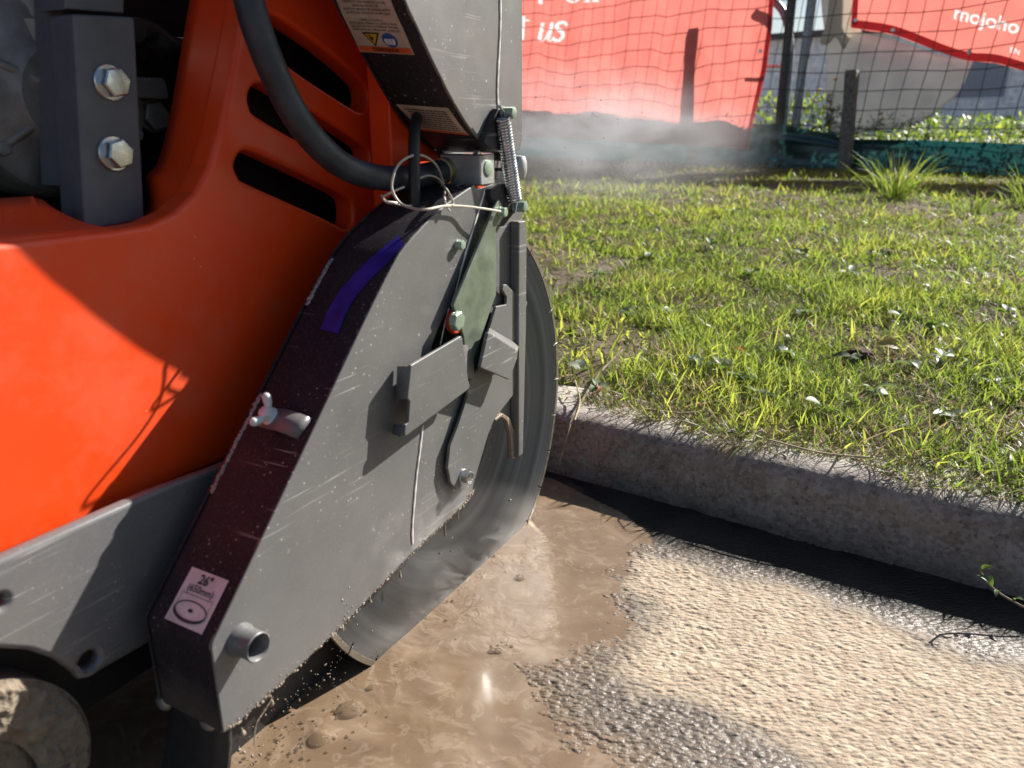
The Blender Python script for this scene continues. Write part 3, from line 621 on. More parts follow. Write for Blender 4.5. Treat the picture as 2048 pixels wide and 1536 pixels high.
# green plastic silt strip
top_px = [(200, 170), (760, 196), (1045, 206), (1300, 222), (1470, 232), (1494, 242), (1510, 248), (1560, 248), (1640, 264), (1690, 278), (1760, 279), (1850, 280), (1950, 284), (2048, 288), (2400, 300)]
ts_ = [FPX(x, y, 0.03) for x, y in top_px]; ss = np.linspace(ts_[0][0], ts_[-1][0], 340); zt_ = np.interp(ss, [a for a, _ in ts_], [b for _, b in ts_])
J = 36; SV = []; s_ban = FPX(1540, 300, .03)[0]
for i, s in enumerate(ss):
    g = fground(s, .05)
    for j in range(J):
        t = j / (J - 1); z = g - .03 + (zt_[i] - g + .03) * t
        fold = .022 * math.sin(s * 3.1 + t * 5.5) + .012 * math.sin(s * 9 + t * 3 + 2 * math.sin(s * 2)) + .02 * max(0, 1 - abs(t - (.55 + .2 * math.sin(s * 1.9 + 1))) * 9) + .012 * max(0, 1 - abs(t - (.3 + .15 * math.sin(s * 1.3))) * 8)
        fold += .05 * (1 - t) ** 2 + .03 * max(0, t - .85) / .15
        SV.append(FW3(s, .02 + fold * (.8 if s > s_ban + .1 else .22 if s < s_ban - .1 else .22 + .58 * (s - s_ban + .1) / .2), z))
base = FW3(0, .04, fground(0)); me = np_mesh('silt', np.array(SV) - base, grid_faces(len(ss), J))
t = NT('teal_plastic_sheet'); n = t.noise(7, 5, .6, t.mapping((1, 1, 5)), 1.0)
t.leafy(t.ramp(t.noise(5, 4), [(.3, (.012, .030, .036)), (.7, (.022, .062, .068))]), (.015, .085, .085), .30, .22)
t.set(normal=t.bump(n, .35, .015), spec=.8); M['silt'] = t.m
silt = link('plastic_silt_strip', me, M['silt']); silt.location = base; tag(silt, 'crumpled dark teal plastic strip along the foot of the fence', 'plastic strip')
# banners
def m_banner(name, c, tc):
    t = NT(name); wv = t.noise(700, 2); col = t.mix(t.ramp(t.noise(3, 5), [(.35, 0.0), (.7, 1.0)]), c, tuple(x * .82 for x in c)); t.leafy(col, t.mix(t.ramp(t.noise(6, 5), [(.3, 0.0), (.7, 1.0)]), tc, tuple(x * .8 for x in tc)), .54, .5)
    t.set(normal=t.bump(t.math('ADD', wv, t.noise(25, 5)), .3, .004)); return t.m
M['banner'] = m_banner('red_banner_vinyl', (.66, .10, .095), (.84, .23, .19)); M['bannerhem'] = m_banner('red_banner_hem', (.50, .05, .06), (.42, .05, .06)); M['bantext'] = m_banner('white_banner_print', (.84, .85, .88), (.80, .80, .80))
def fold1(s, z): return .016 * math.sin(s * 9 + z * 1.5) + .022 * math.sin(s * 4.2 - z * 2.4 + 1) + .008 * math.sin(s * 21 + z * 3 + math.sin(z * 6))
def fold2(s, z): return .010 * math.sin(s * 5 + 1) + .008 * math.sin(s * 11 + z * 5)
def strip_px(pts, w):
    """polyline with widths -> px verts and quads"""
    P_ = [np.array(p, float) for p in pts]; V = []; n = len(P_)
    for i in range(n):
        d = P_[min(i + 1, n - 1)] - P_[max(i - 1, 0)]; d /= np.linalg.norm(d) + 1e-9; nn = np.array([-d[1], d[0]]); ww = w[i] if isinstance(w, (list, tuple, np.ndarray)) else w
        V += [tuple(P_[i] - nn * ww / 2), tuple(P_[i] + nn * ww / 2)]
    return V, [(2 * i, 2 * i + 1, 2 * i + 3, 2 * i + 2) for i in range(n - 1)]
def stroke(pts, w0, w1, wm=None, n=8):
    c = crom(pts, n); m = len(c); ws = [np.interp(k / (m - 1), [0, .5, 1], [w0, wm if wm is not None else (w0 + w1) / 2, w1]) for k in range(m)]; return strip_px(c, ws)
letters = [stroke([(1082, 45), (1079, 60), (1074, 79)], 8, 10), stroke([(1074, 79), (1083, 82), (1092, 72), (1101, 55)], 3, 2), stroke([(1104, 45), (1100, 62), (1095, 79)], 7, 9), stroke([(1095, 79), (1100, 82), (1106, 77)], 4, 1.5),
           stroke([(1136, 52), (1132, 46), (1123, 45), (1114, 51), (1117, 59), (1127, 65), (1128, 74), (1120, 81), (1110, 80), (1106, 74)], 5, 5, 9, 6), stroke([(1048, 32), (1044, 50), (1038, 78)], 8, 9), stroke([(1036, 40), (1055, 40)], 3, 3),
           stroke([(1081, -30), (1079, -10), (1077, 7)], 8, 10), stroke([(1145, -34), (1133, -24), (1133, -4), (1145, 4), (1157, -4), (1157, -24), (1145, -34)], 4, 4, 4, 6), stroke([(1134, -26), (1132, -14), (1135, -2)], 3, 3, 9), stroke([(1156, -26), (1159, -14), (1155, -2)], 3, 3, 9),
           stroke([(1174, -30), (1174, 2)], 8, 8), stroke([(1167, 3), (1182, 3)], 4, 4), stroke([(1174, -24), (1184, -32), (1193, -24), (1193, 2)], 4, 8), stroke([(1186, 3), (1201, 3)], 4, 4)]
def px_text(body, org, vx, vy, shear=0.0, bold=0.0):
    V, Fc = text_data(body, shear, bold); return [(org[0] + vx[0] * v[0] + vy[0] * v[1], org[1] + vx[1] * v[0] + vy[1] * v[1]) for v in V], Fc
words = [px_text('mojoho', (1904, 37), (42, 10), (9, -40), 0, .012), px_text('EN', (2019, 104), (16, 4.4), (3, -15), 0, .01)]
def banner(name, left, right, bottom, off, fold, mat, label, dx, dy, prints, ytop=-45):
    """px outline: bottom edge is a polyline, left and right edges polylines from bottom to top; dx, dy: ranges with printing"""
    lx = lambda y: np.interp(-y, [-p[1] for p in left], [p[0] for p in left]); rx = lambda y: np.interp(-y, [-p[1] for p in right], [p[0] for p in right])
    x0, x1 = left[0][0], right[0][0]; ybm = max(p[1] for p in bottom); bx = np.array([p[0] for p in bottom]); by = np.array([p[1] for p in bottom])
    def axis(lo, hi, d0, d1, coarse, fine): return np.unique(np.concatenate([np.arange(lo, d0, coarse), np.arange(max(lo, d0), min(hi, d1), fine), np.arange(min(hi, d1), hi, coarse), [hi]]))
    tx = (axis(x0, x1, dx[0], dx[1], 8, 1.5) - x0) / (x1 - x0); yy = axis(ytop, ybm, dy[0], dy[1], 7, 1.5); V = []; C = []
    for t in tx:
        yb = np.interp(x0 + t * (x1 - x0), bx, by)
        for y0 in yy:
            y = min(y0, yb) if y0 < dy[1] + 4 else dy[1] + (y0 - dy[1]) * (yb - dy[1]) / (ybm - dy[1]) if yb > dy[1] else yb
            x = lx(y) + (rx(y) - lx(y)) * t; s, z = FPX(x, y, off); V.append(FW3(s, off + fold(s, z), z)); C.append((x, y))
    fc = grid_faces(len(tx), len(yy)); C = np.array(C); ctr = C[fc].mean(1)
    ar = np.abs((C[fc[:, 2], 0] - C[fc[:, 0], 0]) * (C[fc[:, 3], 1] - C[fc[:, 1], 1]) - (C[fc[:, 3], 0] - C[fc[:, 1], 0]) * (C[fc[:, 2], 1] - C[fc[:, 0], 1])); fc = fc[ar > 1e-6]; ctr = ctr[ar > 1e-6]
    ins = np.zeros(len(fc), bool)
    for PV, PF in prints:
        PV = np.array(PV)
        for f in PF:
            for k in range(1, len(f) - 1):
                a, b, c = PV[f[0]], PV[f[k]], PV[f[k + 1]]; cr = lambda p, q: (q[0] - p[0]) * (ctr[:, 1] - p[1]) - (q[1] - p[1]) * (ctr[:, 0] - p[0])
                d1, d2, d3 = cr(a, b), cr(b, c), cr(c, a); ins |= ((d1 >= 0) & (d2 >= 0) & (d3 >= 0)) | ((d1 <= 0) & (d2 <= 0) & (d3 <= 0))
    base = V[0].copy(); me_ = np_mesh(name, np.array(V) - base, fc); o = link(name, me_, mat); me_.materials.append(M['bantext']); mi = np.zeros(len(me_.polygons), np.int32); mi[:len(ins)] = ins; me_.polygons.foreach_set('material_index', mi); o.location = base; return tag(o, label, 'banner'), base
b1, base1 = banner('red_banner', [(350, 300), (350, -330)], [(1497, 298), (1506, 240), (1530, 140), (1541, 50), (1550, -80), (1565, -330)], [(350, 240), (930, 268), (1045, 274), (1160, 279), (1270, 285), (1385, 292), (1497, 298)], .13, fold1, M['banner'], 'large sunlit translucent red banner hanging left of the fence posts', (1032, 1206), (-36, 86), letters)
b2, base2 = banner('red_banner', [(1703, 56), (1708, 0), (1716, -120), (1720, -330)], [(2500, 330), (2500, -330)], [(1703, 56), (1790, 70), (1890, 108), (1940, 122), (1990, 126), (2048, 142), (2200, 190), (2350, 240), (2500, 290)], -.06, fold2, M['banner'], 'red banner with white lettering hung behind the wire mesh at the right', (1895, 2075), (-4, 110), words)
def on_banner(o, base, off, fold, verts, faces, mat, lift=.004, name='lettering'):
    V = []
    for x, y in verts:
        s, z = FPX(x, y, off); V.append(FW3(s, off + fold(s, z) + lift, z) - base)
    return link(name, mesh(name, V, faces, recalc=False), mat, o)
hem = [(1703, 56), (1790, 70), (1890, 108), (1940, 122), (1990, 126), (2048, 142), (2200, 190)]
hc = crom(hem, 6); V, Fc = strip_px([(x, y - 9) for x, y in hc], 17); on_banner(b2, base2, -.06, fold2, V, Fc, M['bannerhem'], .003, 'hem')
V, Fc = strip_px([(1716, -120), (1712, -40), (1711, 0), (1708, 50)], 12); on_banner(b2, base2, -.06, fold2, V, Fc, M['bannerhem'], .0035, 'hem')
V, Fc = strip_px([(1560, -330), (1546, -80), (1537, 50), (1526, 140), (1503, 240), (1493, 297)], 9); on_banner(b1, base1, .13, fold1, V, Fc, M['bannerhem'], .003, 'hem')
for o_, bs, off, fd_, px in ((b2, base2, -.06, fold2, (1787, 61)), (b2, base2, -.06, fold2, (1938, 104)), (b1, base1, .13, fold1, (1520, 102)), (b2, base2, -.06, fold2, (1712, 40))):
    s, z = FPX(*px, off); q = FW3(s, off + fd_(s, z) + .005, z) - bs; lathe('eyelet', [(.009, 0), (.015, .001), (.018, .003), (.015, .006), (.009, .005)], q, FN, M['zincw'], o_, 16).scale = (1, 1, 1)
# white sheet hanging behind the mesh
def sheet(name, pxs, off, fold, mat, label, cat, sub=7, thick=True):
    bm = bmesh.new(); vs_ = []
    P_ = crom(pxs, 5, True)
    pts = [FPX(x, y, off) for x, y in P_]; f = bm.faces.new([bm.verts.new((s, 0, z)) for s, z in pts]); bmesh.ops.triangulate(bm, faces=[f])
    for _ in range(3): bmesh.ops.subdivide_edges(bm, edges=[e for e in bm.edges if e.calc_length() > .06], cuts=1); bmesh.ops.triangulate(bm, faces=bm.faces)
    b0 = FW3(pts[0][0], off, min(p[1] for p in pts))
    for v in bm.verts: s, z = v.co.x, v.co.z; v.co = Vector(FW3(s, off + fold(s, z), z) - b0)
    bmesh.ops.recalc_face_normals(bm, faces=bm.faces); me_ = bpy.data.meshes.new(name); bm.to_mesh(me_); bm.free(); me_.shade_smooth(); o = link(name, me_, mat); o.location = b0
    md = o.modifiers.new('thickness', 'SOLIDIFY'); md.thickness = .002; return tag(o, label, cat)
t = NT('white_builders_sheet'); t.leafy(t.ramp(t.noise(5, 6, .6), [(.3, (.52, .52, .52)), (.7, (.66, .66, .66))]), t.ramp(t.noise(4, 5), [(.3, (.36, .36, .36)), (.7, (.48, .48, .48))]), .5, .6); t.set(normal=t.bump(t.noise(9, 6), .5, .02)); M['sheet'] = t.m
t = NT('cream_torn_sheet'); t.leafy((.72, .68, .62), (.75, .70, .62), .55, .6); t.set(normal=t.bump(t.noise(14, 5), .6, .015)); M['cream'] = t.m
fs = lambda s, z: .02 * math.sin(s * 7 + z) + .03 * math.sin(s * 3 - z * 5)
sheet('plastic_sheet', [(1646, -50), (1692, -50), (1700, 40), (1730, 66), (1800, 84), (1885, 112), (1944, 120), (1941, 140), (1922, 180), (1885, 214), (1835, 246), (1750, 262), (1662, 258), (1650, 90)], -.22, fs, M['sheet'], 'pale grey plastic sheet with a rounded lower corner hanging behind the mesh', 'plastic sheet')
sheet('torn_cloth', [(1668, -60), (1712, -60), (1712, 40), (1722, 62), (1702, 78), (1688, 99), (1672, 74), (1655, 88), (1640, 84), (1650, 50), (1662, 0)], -.13, lambda s, z: .012 * math.sin(s * 20 + z * 9), M['cream'], 'torn cream cloth scrap hanging on the mesh left of the lettered banner', 'cloth')
# blue bucket in the weeds
M['bluep'] = m_plain('blue_bucket_plastic', (.02, .10, .36), .35, bump=.1, var=.15); M['whitep'] = m_plain('white_bucket_rim', (.62, .66, .68), .4)
s, z = FPX(1672, 275, -.45); q0 = FW3(s, -.45, z); s1, z1 = FPX(1672, 204, -.45); hb = z1 - z
bk = lathe('blue_bucket', [(.07, 0), (.075, .01), (.095, hb - .012), (.097, hb - .01), (.092, hb - .012), (.07, .012)], (0, 0, 0), (0, 0, 1), M['bluep'], None, 28); bk.location = q0; tag(bk, 'small blue plastic bucket half hidden in weeds behind the stake', 'bucket')
lathe('rim', [(.096, hb - .012), (.103, hb - .010), (.103, hb), (.096, hb + .001), (.09, hb - .004)], (0, 0, 0), (0, 0, 1), M['whitep'], bk, 28)
# weeds behind the fence
def leaf_cloud(name, boxes, label, flowers=None):
    Vs, Qs, ti = [], [], []; b = 0
    for (x0, x1, off0, off1, n, h, lw, tt) in boxes:
        for _ in range(n):
            x = random.uniform(x0, x1); off = random.uniform(off0, off1); s = FPX(x, 300, off)[0]; g = fground(s, off); hh = h * random.random() ** 1.4
            c = FW3(s, off, g + hh); l = lw * random.uniform(.5, 1.3); a, e = random.uniform(0, 6.28), random.uniform(-.6, 1.2)
            dx = np.array([math.cos(a) * math.cos(e), math.sin(a) * math.cos(e), math.sin(e)]) * l; sx = np.array([-math.sin(a), math.cos(a), random.uniform(-.4, .4)]) * l * random.uniform(.12, .3)
            Vs += [c, c + dx * .5 + sx, c + dx, c + dx * .5 - sx]; Qs.append((b, b + 1, b + 2, b + 3)); b += 4; ti += [min(1, max(0, tt + random.gauss(0, .25)))] * 4
    me_ = np_mesh(name, np.array(Vs), np.array(Qs), smooth=False); vattr(me_, 'tint', ti); vattr(me_, 'dead', [0] * len(ti)); return tag(link(name, me_, M['grass']), label, 'weeds', kind='stuff')
leaf_cloud('weeds', [(1480, 1700, -.9, -.12, 2600, .62, .07, .45), (1700, 1870, -1.0, -.12, 2000, .45, .06, .35), (1840, 2350, -2.2, -.12, 6000, .42, .06, .35), (1300, 1560, -.6, -.12, 900, .4, .05, .4), (1500, 2600, -4.5, -1.8, 3000, .25, .08, .3)], 'ragged green weeds growing wild behind the wire fence')
M['stem'] = m_plain('weed_stem', (.10, .13, .04), .7); M['flower'] = m_plain('yellow_flower', (.80, .50, .02), .6)
for i, (x, yt, yb, off, lab) in enumerate(((1550, 158, 290, -.18, 'tall thin flowering weed at the foot of the dark fence post'), (1588, 160, 290, -.2, 'thin branching weed between the two fence posts'), (1652, 160, 290, -.18, 'tall weed stalk with a yellow tip left of the bucket'), (1685, 188, 290, -.16, 'weed with an orange flower behind the top of the stake'), (1808, 250, 300, -.16, 'low weed with two orange-yellow flowers right of the stake'), (1752, 226, 295, -.2, 'thin yellow-flowered weed right of the stake'), (1625, 180, 290, -.22, 'thin weed stalk beside the blue-grey post'))):
    s, zb = FPX(x, yb, off); _, ztp = FPX(x, yt, off); base = FW3(s, off, fground(s, off)); h = ztp - base[2]
    pl = empty('flowering_weed', base); tag(pl, lab, 'weed')
    for k in range(3):
        lx = random.uniform(-.05, .05) if k else .01; hh = h * (1 if k == 0 else random.uniform(.6, .9)); tip = np.array([lx, random.uniform(-.03, .03), hh]); tube('stem', crom([(0, 0, 0), tip * np.array([.3, .3, .5]), tip], 5), [.0022 - .0014 * q / 10 for q in range(11)], M['stem'], pl, 5)
        if k < 2: lathe('flower', [(.004, -.01), (.016, 0), (.02, .006), (.009, .011)], tip, (0, 0, 1), M['flower'], pl, 10, 60)
        for j in range(4):
            lf = link('leaf', leaf_meshes[j % 4], None, pl); lf.location = tip * (.2 + .17 * j); lf.rotation_euler = (random.uniform(-.5, .5), random.uniform(-1, 0), random.uniform(0, 6)); lf.scale = (2, 1.2, 2)
# weed shoot by the stake foot
s, z = FPX(1700, 330, .12); base = FW3(s, .12, fground(s, .12)); sh = empty('weed_shoot', base); tag(sh, 'bright green weed shoot curling at the foot of the stake', 'weed')
for q, sc in (((.02, 0, .10), 1.6), ((.05, .01, .11), 1.2), ((.01, 0, .05), 1.0)):
    tube('stem', crom([(0, 0, 0), (q[0] * .2, 0, q[2] * .6), q], 5), .002, M['stem'], sh, 5); lf = link('leaf', leaf_meshes[2], None, sh); lf.location = q; lf.rotation_euler = (0, random.uniform(-1, .2), random.uniform(0, 6)); lf.scale = (sc, sc * .5, sc)
# slab and house far behind
M['slab'] = m_plain('pale_concrete_slab', (.42, .41, .40), .9, bump=.4, scale=6)
M['wallp'] = m_plain('grey_rendered_wall', (.80, .79, .78), .9, bump=.3, scale=8); M['wallb'] = m_plain('blue_grey_cladding', (.34, .37, .43), .7, bump=.2, scale=8); M['glass'] = m_plain('dull_window_glass', (.22, .25, .30), .3)
sl = [FW3(a, o_, fground(a, -4.0) + .06) for a, o_ in ((-6, -4.5), (14, -4.5), (24, -40), (-20, -40))]; c0 = sl[0].copy()
V = [p - c0 for p in sl] + [p - c0 - np.array([0, 0, .15]) for p in sl]
slab = link('concrete_slab', mesh('concrete_slab', V, [(0, 1, 2, 3), (7, 6, 5, 4), (0, 4, 5, 1), (1, 5, 6, 2), (2, 6, 7, 3), (3, 7, 4, 0)]), M['slab']); slab.location = c0; tag(slab, kind='structure')
house = empty('house', FW3(4.0, -17.0, c0[2])); tag(house, 'pale grey rendered house far behind the fence', 'house'); hz = 3.2
def hpart(name, s0, s1, d0, d1, z0, z1, mat):
    v = [FD * s0 - FN * d0, FD * s1 - FN * d0, FD * s1 - FN * d1, FD * s0 - FN * d1]; V = [np.array([q[0], q[1], z0]) for q in v] + [np.array([q[0], q[1], z1]) for q in v]
    return link(name, mesh(name, V, [(3, 2, 1, 0), (4, 5, 6, 7), (0, 1, 5, 4), (1, 2, 6, 5), (2, 3, 7, 6), (3, 0, 4, 7)]), mat, house)
hpart('wall', -9, 8, 0, 5, -.02, 2.7, M['wallp'])
for k in range(9): hpart('cladding_panel', 3.0 + k * .42, 3.0 + k * .42 + .4, -.03, .03, .1, 2.2, M['wallb'])
hpart('garage_door', 6.9, 9.4 - .1, -.04, .02, .02, 2.1, M['wallb'])
for x in (-6.5, -3.5, .2): w_ = hpart('window', x, x + 1.3, -.03, .05, .9, 2.1, M['whitep']); hpart('pane', x + .06, x + 1.24, -.034, .02, .96, 2.04, M['glass']).parent = w_
hpart('roof', -9.3, 8.3, -.4, 5.4, 2.702, 2.85, M['darkpost'])
# spray drifting off the blade: a small cloud of fine water
t = NT('water_spray'); t.n.remove(t.b); pv = t.n.new('ShaderNodeVolumePrincipled'); pv.inputs['Color'].default_value = (.95, .95, .97, 1); pv.inputs['Anisotropy'].default_value = .35
nz_ = t.noise(2.6, 5, .62, None, .6); xyz = t.n.new('ShaderNodeVectorMath'); xyz.operation = 'LENGTH'; t.l.new(t.tc.outputs['Object'], xyz.inputs[0])
fall = t.ramp(xyz.outputs['Value'], [(.15, 1.0), (.98, 0.0)], 'EASE'); dn = t.math('MULTIPLY', t.math('MULTIPLY', fall, t.ramp(nz_, [(.36, 0.0), (.72, 1.0)])), 2.0)
t.l.new(dn, pv.inputs['Density']); t.l.new(pv.outputs[0], t.out.inputs['Volume'])
bm = bmesh.new(); bmesh.ops.create_icosphere(bm, subdivisions=3, radius=1); me_ = bpy.data.meshes.new('spray'); bm.to_mesh(me_); bm.free()
mist = link('spray_mist', me_, t.m); r_ = ray(1200, 270); mist.location = EYE + r_ / np.linalg.norm(r_) * 2.6; mist.scale = (.62, .7, .26); mist.rotation_euler = (0, .05, -.3)
tag(mist, 'pale drifting cloud of fine spray above the grass behind the blade', 'spray', kind='stuff')

# ================================================================== THE SAW
saw = empty('concrete_saw', B, math.atan2(D[1], D[0])); tag(saw, 'orange walk-behind concrete saw with grey blade guard cutting beside the kerb', 'concrete saw')
GO = .041                                               # half width of the blade guard
AX_O = (0, -1, 0)                                       # machine-local axis pointing to the camera side
# ---- blade
BA, BZ, BR = -.2355, .2130, .2905
nseg = 30; core = []
for k in range(nseg):
    a0 = 2 * math.pi * k / nseg; w_ = 2 * math.pi / nseg
    for f, r in ((.0, BR - .007), (.25, BR - .0068), (.5, BR - .0068), (.75, BR - .0068), (.955, BR - .007), (.96, BR - .013), (.995, BR - .013)): core.append((BA + r * math.cos(a0 + f * w_), BZ + r * math.sin(a0 + f * w_)))
blade = plate('blade', core, -.0017, .0017, M['blade'], saw, bevel=.0003, res=0)
sgp = [(BR - .007) * np.array([math.cos(t_), math.sin(t_)]) for t_ in np.linspace(0, 2 * math.pi / nseg * .955, 6)] + [BR * np.array([math.cos(t_), math.sin(t_)]) for t_ in np.linspace(2 * math.pi / nseg * .955, 0, 6)]
sg_me = plate_mesh('segment', [tuple(p) for p in sgp], -.0023, .0023, bevel=.0003, res=0); sg_me.materials.append(M['segment'])
for k in range(nseg):
    s_ = link('segment', sg_me, None, blade); s_.location = (BA, 0, BZ); s_.rotation_euler = (0, -2 * math.pi * k / nseg, 0)
lathe('flange', [(.02, -.012), (.055, -.010), (.058, -.002), (.058, .002), (.055, .010), (.02, .014)], L(BA, 0, BZ), AX_O, M['zinc'], blade, 32)
plate('shade_skirt', [(-.655, -.03), (-.12, -.03), (-.12, .16), (-.655, .16)], -.040, -.036, M['flap'], saw, bevel=.001)  # dark sheet added behind the blade, stands for the shade under the guard
# ---- lower blade guard
rim_px = [(447, 1466), (422, 1292), (513, 1100), (559, 1003), (656, 798), (733, 635), (785, 532), (811, 492), (839, 460), (874, 424), (908, 397), (948, 370)]
rim0 = AZ(rim_px, GO)
gout = rim0[:1] + fillet(rim0, .008)[5:10] + rim0[2:] if False else list(rim0)
rimc = [rim0[0]] + [tuple(p) for p in fillet([rim0[0], rim0[1], rim0[2]], [0, .012, 0])[1:-1]] + [tuple(p) for p in crom(rim0[2:], 5)]
rest = AZ([(955, 378), (969, 375), (990, 368), (1012, 366), (1030, 372), (1045, 388), (1046, 640), (1041, 905), (1030, 916), (1021, 918), (1019, 872), (1011, 842), (1001, 833), (990, 841), (977, 868), (963, 915), (950, 958), (943, 985), (925, 1012), (820, 1110), (690, 1246), (600, 1332), (480, 1443)], GO)
hole = crom(AZ([(903, 612), (885, 640), (868, 680), (864, 706), (880, 712), (905, 690), (918, 655), (914, 622)], GO), 4, True)
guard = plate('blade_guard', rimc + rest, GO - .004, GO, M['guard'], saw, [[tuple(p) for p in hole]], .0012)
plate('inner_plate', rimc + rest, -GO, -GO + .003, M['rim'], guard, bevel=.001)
def rim_sheet(name, line, o0, o1, mat, parent, th=.003, flip=1, rnd=.010):
    """bent sheet along a line of (a, z), from offset o0 to o1, rounded over at o0"""
    P_ = np.array(line); T = np.gradient(P_, axis=0); T /= np.linalg.norm(T, axis=1)[:, None]; Nn = np.stack([-T[:, 1], T[:, 0]], 1) * flip      # outward normal
    prof = [(o0, -rnd * 2.2), (o0, -rnd)] + [(o0 + rnd * (1 - math.cos(q)), -rnd * (1 - math.sin(q))) for q in np.linspace(.25, math.pi / 2, 5)] + [((o0 + o1) / 2, 0), (o1, 0)]
    prof += [(o1, -th), ((o0 + o1) / 2, -th), (o0 + rnd, -th)]
    V = []; m = len(prof)
    for i in range(len(P_)):
        for o, h in prof: q = P_[i] + Nn[i] * h; V.append(L(q[0], o, q[1]))
    Fc = [(i * m + k, i * m + k + 1, (i + 1) * m + k + 1, (i + 1) * m + k) for i in range(len(P_) - 1) for k in range(m - 1)]
    return link(name, mesh(name, V, Fc, smooth=40), mat, parent)
def dens(line, n=90):
    P_ = np.array(line); s = np.concatenate([[0], np.cumsum(np.linalg.norm(np.diff(P_, axis=0), axis=1))]); q = np.linspace(0, s[-1], n); return np.stack([np.interp(q, s, P_[:, 0]), np.interp(q, s, P_[:, 1])], 1), s[-1]
rimD, rimLen = dens(rimc, 140)
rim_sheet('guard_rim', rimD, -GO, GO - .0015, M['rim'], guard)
class Rim:
    """maps (s, o) on a bent rim to machine space, and pixels back to (s, o)"""
    def __init__(s, line, n=400, flip=1):
        s.P, s.len = dens(line, n); s.q = np.linspace(0, s.len, n); T = np.gradient(s.P, axis=0); T /= np.linalg.norm(T, axis=1)[:, None]; s.N = np.stack([-T[:, 1], T[:, 0]], 1) * flip
    def at(s, ss, o, h=0.0):
        a = np.interp(ss, s.q, s.P[:, 0]); z = np.interp(ss, s.q, s.P[:, 1]); na = np.interp(ss, s.q, s.N[:, 0]); nz = np.interp(ss, s.q, s.N[:, 1]); return L(a + na * h, o, z + nz * h)
    def inv(s, x, y):
        best = None; oo = np.linspace(-.06, .06, 121)
        A = s.P[:, None, 0] + 0 * oo; Zz = s.P[:, None, 1] + 0 * oo; Q = B + A[..., None] * D + (oo[None, :, None] + 0 * A[..., None]) * N; Q = Q.copy(); Q[..., 2] = Zz
        X, Y = proj(Q); e = (X - x) ** 2 + (Y - y) ** 2; i, j = np.unravel_index(np.argmin(e), e.shape); return s.q[i], oo[j]
R1 = Rim(rimc)
class Decal:
    """flat print on a rim patch given by four pixel corners: top-left, top-right, bottom-right, bottom-left as the print reads"""
    def __init__(s, rim, corners, parent):
        s.r = rim; s.c = [np.array(rim.inv(*c)) for c in corners]; s.p = parent
        e = lambda a, b: np.linalg.norm(np.array(rim.at(*a)) - np.array(rim.at(*b))); s.w = e(s.c[3], s.c[2]); s.h = e(s.c[3], s.c[0])
    def f(s, u, v, h): q = (s.c[3] * (1 - u) + s.c[2] * u) * (1 - v) + (s.c[0] * (1 - u) + s.c[1] * u) * v; return s.r.at(q[0], q[1], h)
    def patch(s, u0, u1, v0, v1, mat, h, name='sticker', n=8, corner=0.0):
        V = [s.f(u0 + (u1 - u0) * i / n, v0 + (v1 - v0) * j / n, h) for i in range(n + 1) for j in range(n + 1)]; return link(name, mesh(name, V, [tuple(q) for q in grid_faces(n + 1, n + 1)], recalc=False), mat, s.p)
    def poly(s, pts, mat, h, name='print'): return link(name, mesh(name, [s.f(u, v, h) for u, v in pts], [tuple(range(len(pts)))], recalc=False), mat, s.p)
    def line(s, pts, w, mat, h, name='print'):
        V, Fc = strip_px([(u * s.w, v * s.h) for u, v in pts], w); return link(name, mesh(name, [s.f(x / s.w, y / s.h, h) for x, y in V], Fc, recalc=False), mat, s.p)
    def text(s, body, uc, v0, size, mat, h, bold=0.0, maxw=None, name='lettering'):
        V, Fc = text_data(body, 0, bold); w = (V[:, 0].max() - V[:, 0].min()) * size; k = min(1, maxw * s.w / w) if maxw else 1; x0 = V[:, 0].min()
        P_ = [s.f(uc + ((v[0] - x0) * size * k - w * k / 2) / s.w, v0 + v[1] * size / s.h, h) for v in V]; return link(name, mesh(name, P_, Fc, recalc=False), mat, s.p)
dc = Decal(R1, [(385, 1135), (458, 1163), (407, 1268), (330, 1237)], guard)
dc.patch(0, 1, 0, 1, M['label'], .0009)
dc.text('26"', .50, .765, dc.h * .25, M['ink'], .0016, .022); dc.text('(650mm)', .50, .60, dc.h * .185, M['ink'], .0016, .006, .72)
el = [(.5 + .40 * math.cos(q), .28 + .165 * math.sin(q)) for q in np.linspace(0, 2 * math.pi, 40)]
dc.line(el, dc.w * .022, M['ink'], .0016); dc.line([(.1, .28), (.1, .25)] + [(.5 + .40 * math.cos(q), .25 + .165 * math.sin(q)) for q in np.linspace(math.pi, 2 * math.pi, 24)] + [(.9, .28)], dc.w * .03, M['ink'], .0019)
dc.poly([(.5 + .065 * math.cos(q), .285 + .032 * math.sin(q)) for q in np.linspace(0, 2 * math.pi, 20)[:-1]], M['ink'], .0017)
dc.line([(.12, .545), (.88, .545)], dc.w * .010, M['ink'], .0016); dc.line([(.10, .58), (.10, .30)], dc.w * .008, M['ink'], .0016); dc.line([(.90, .58), (.90, .30)], dc.w * .008, M['ink'], .0016)
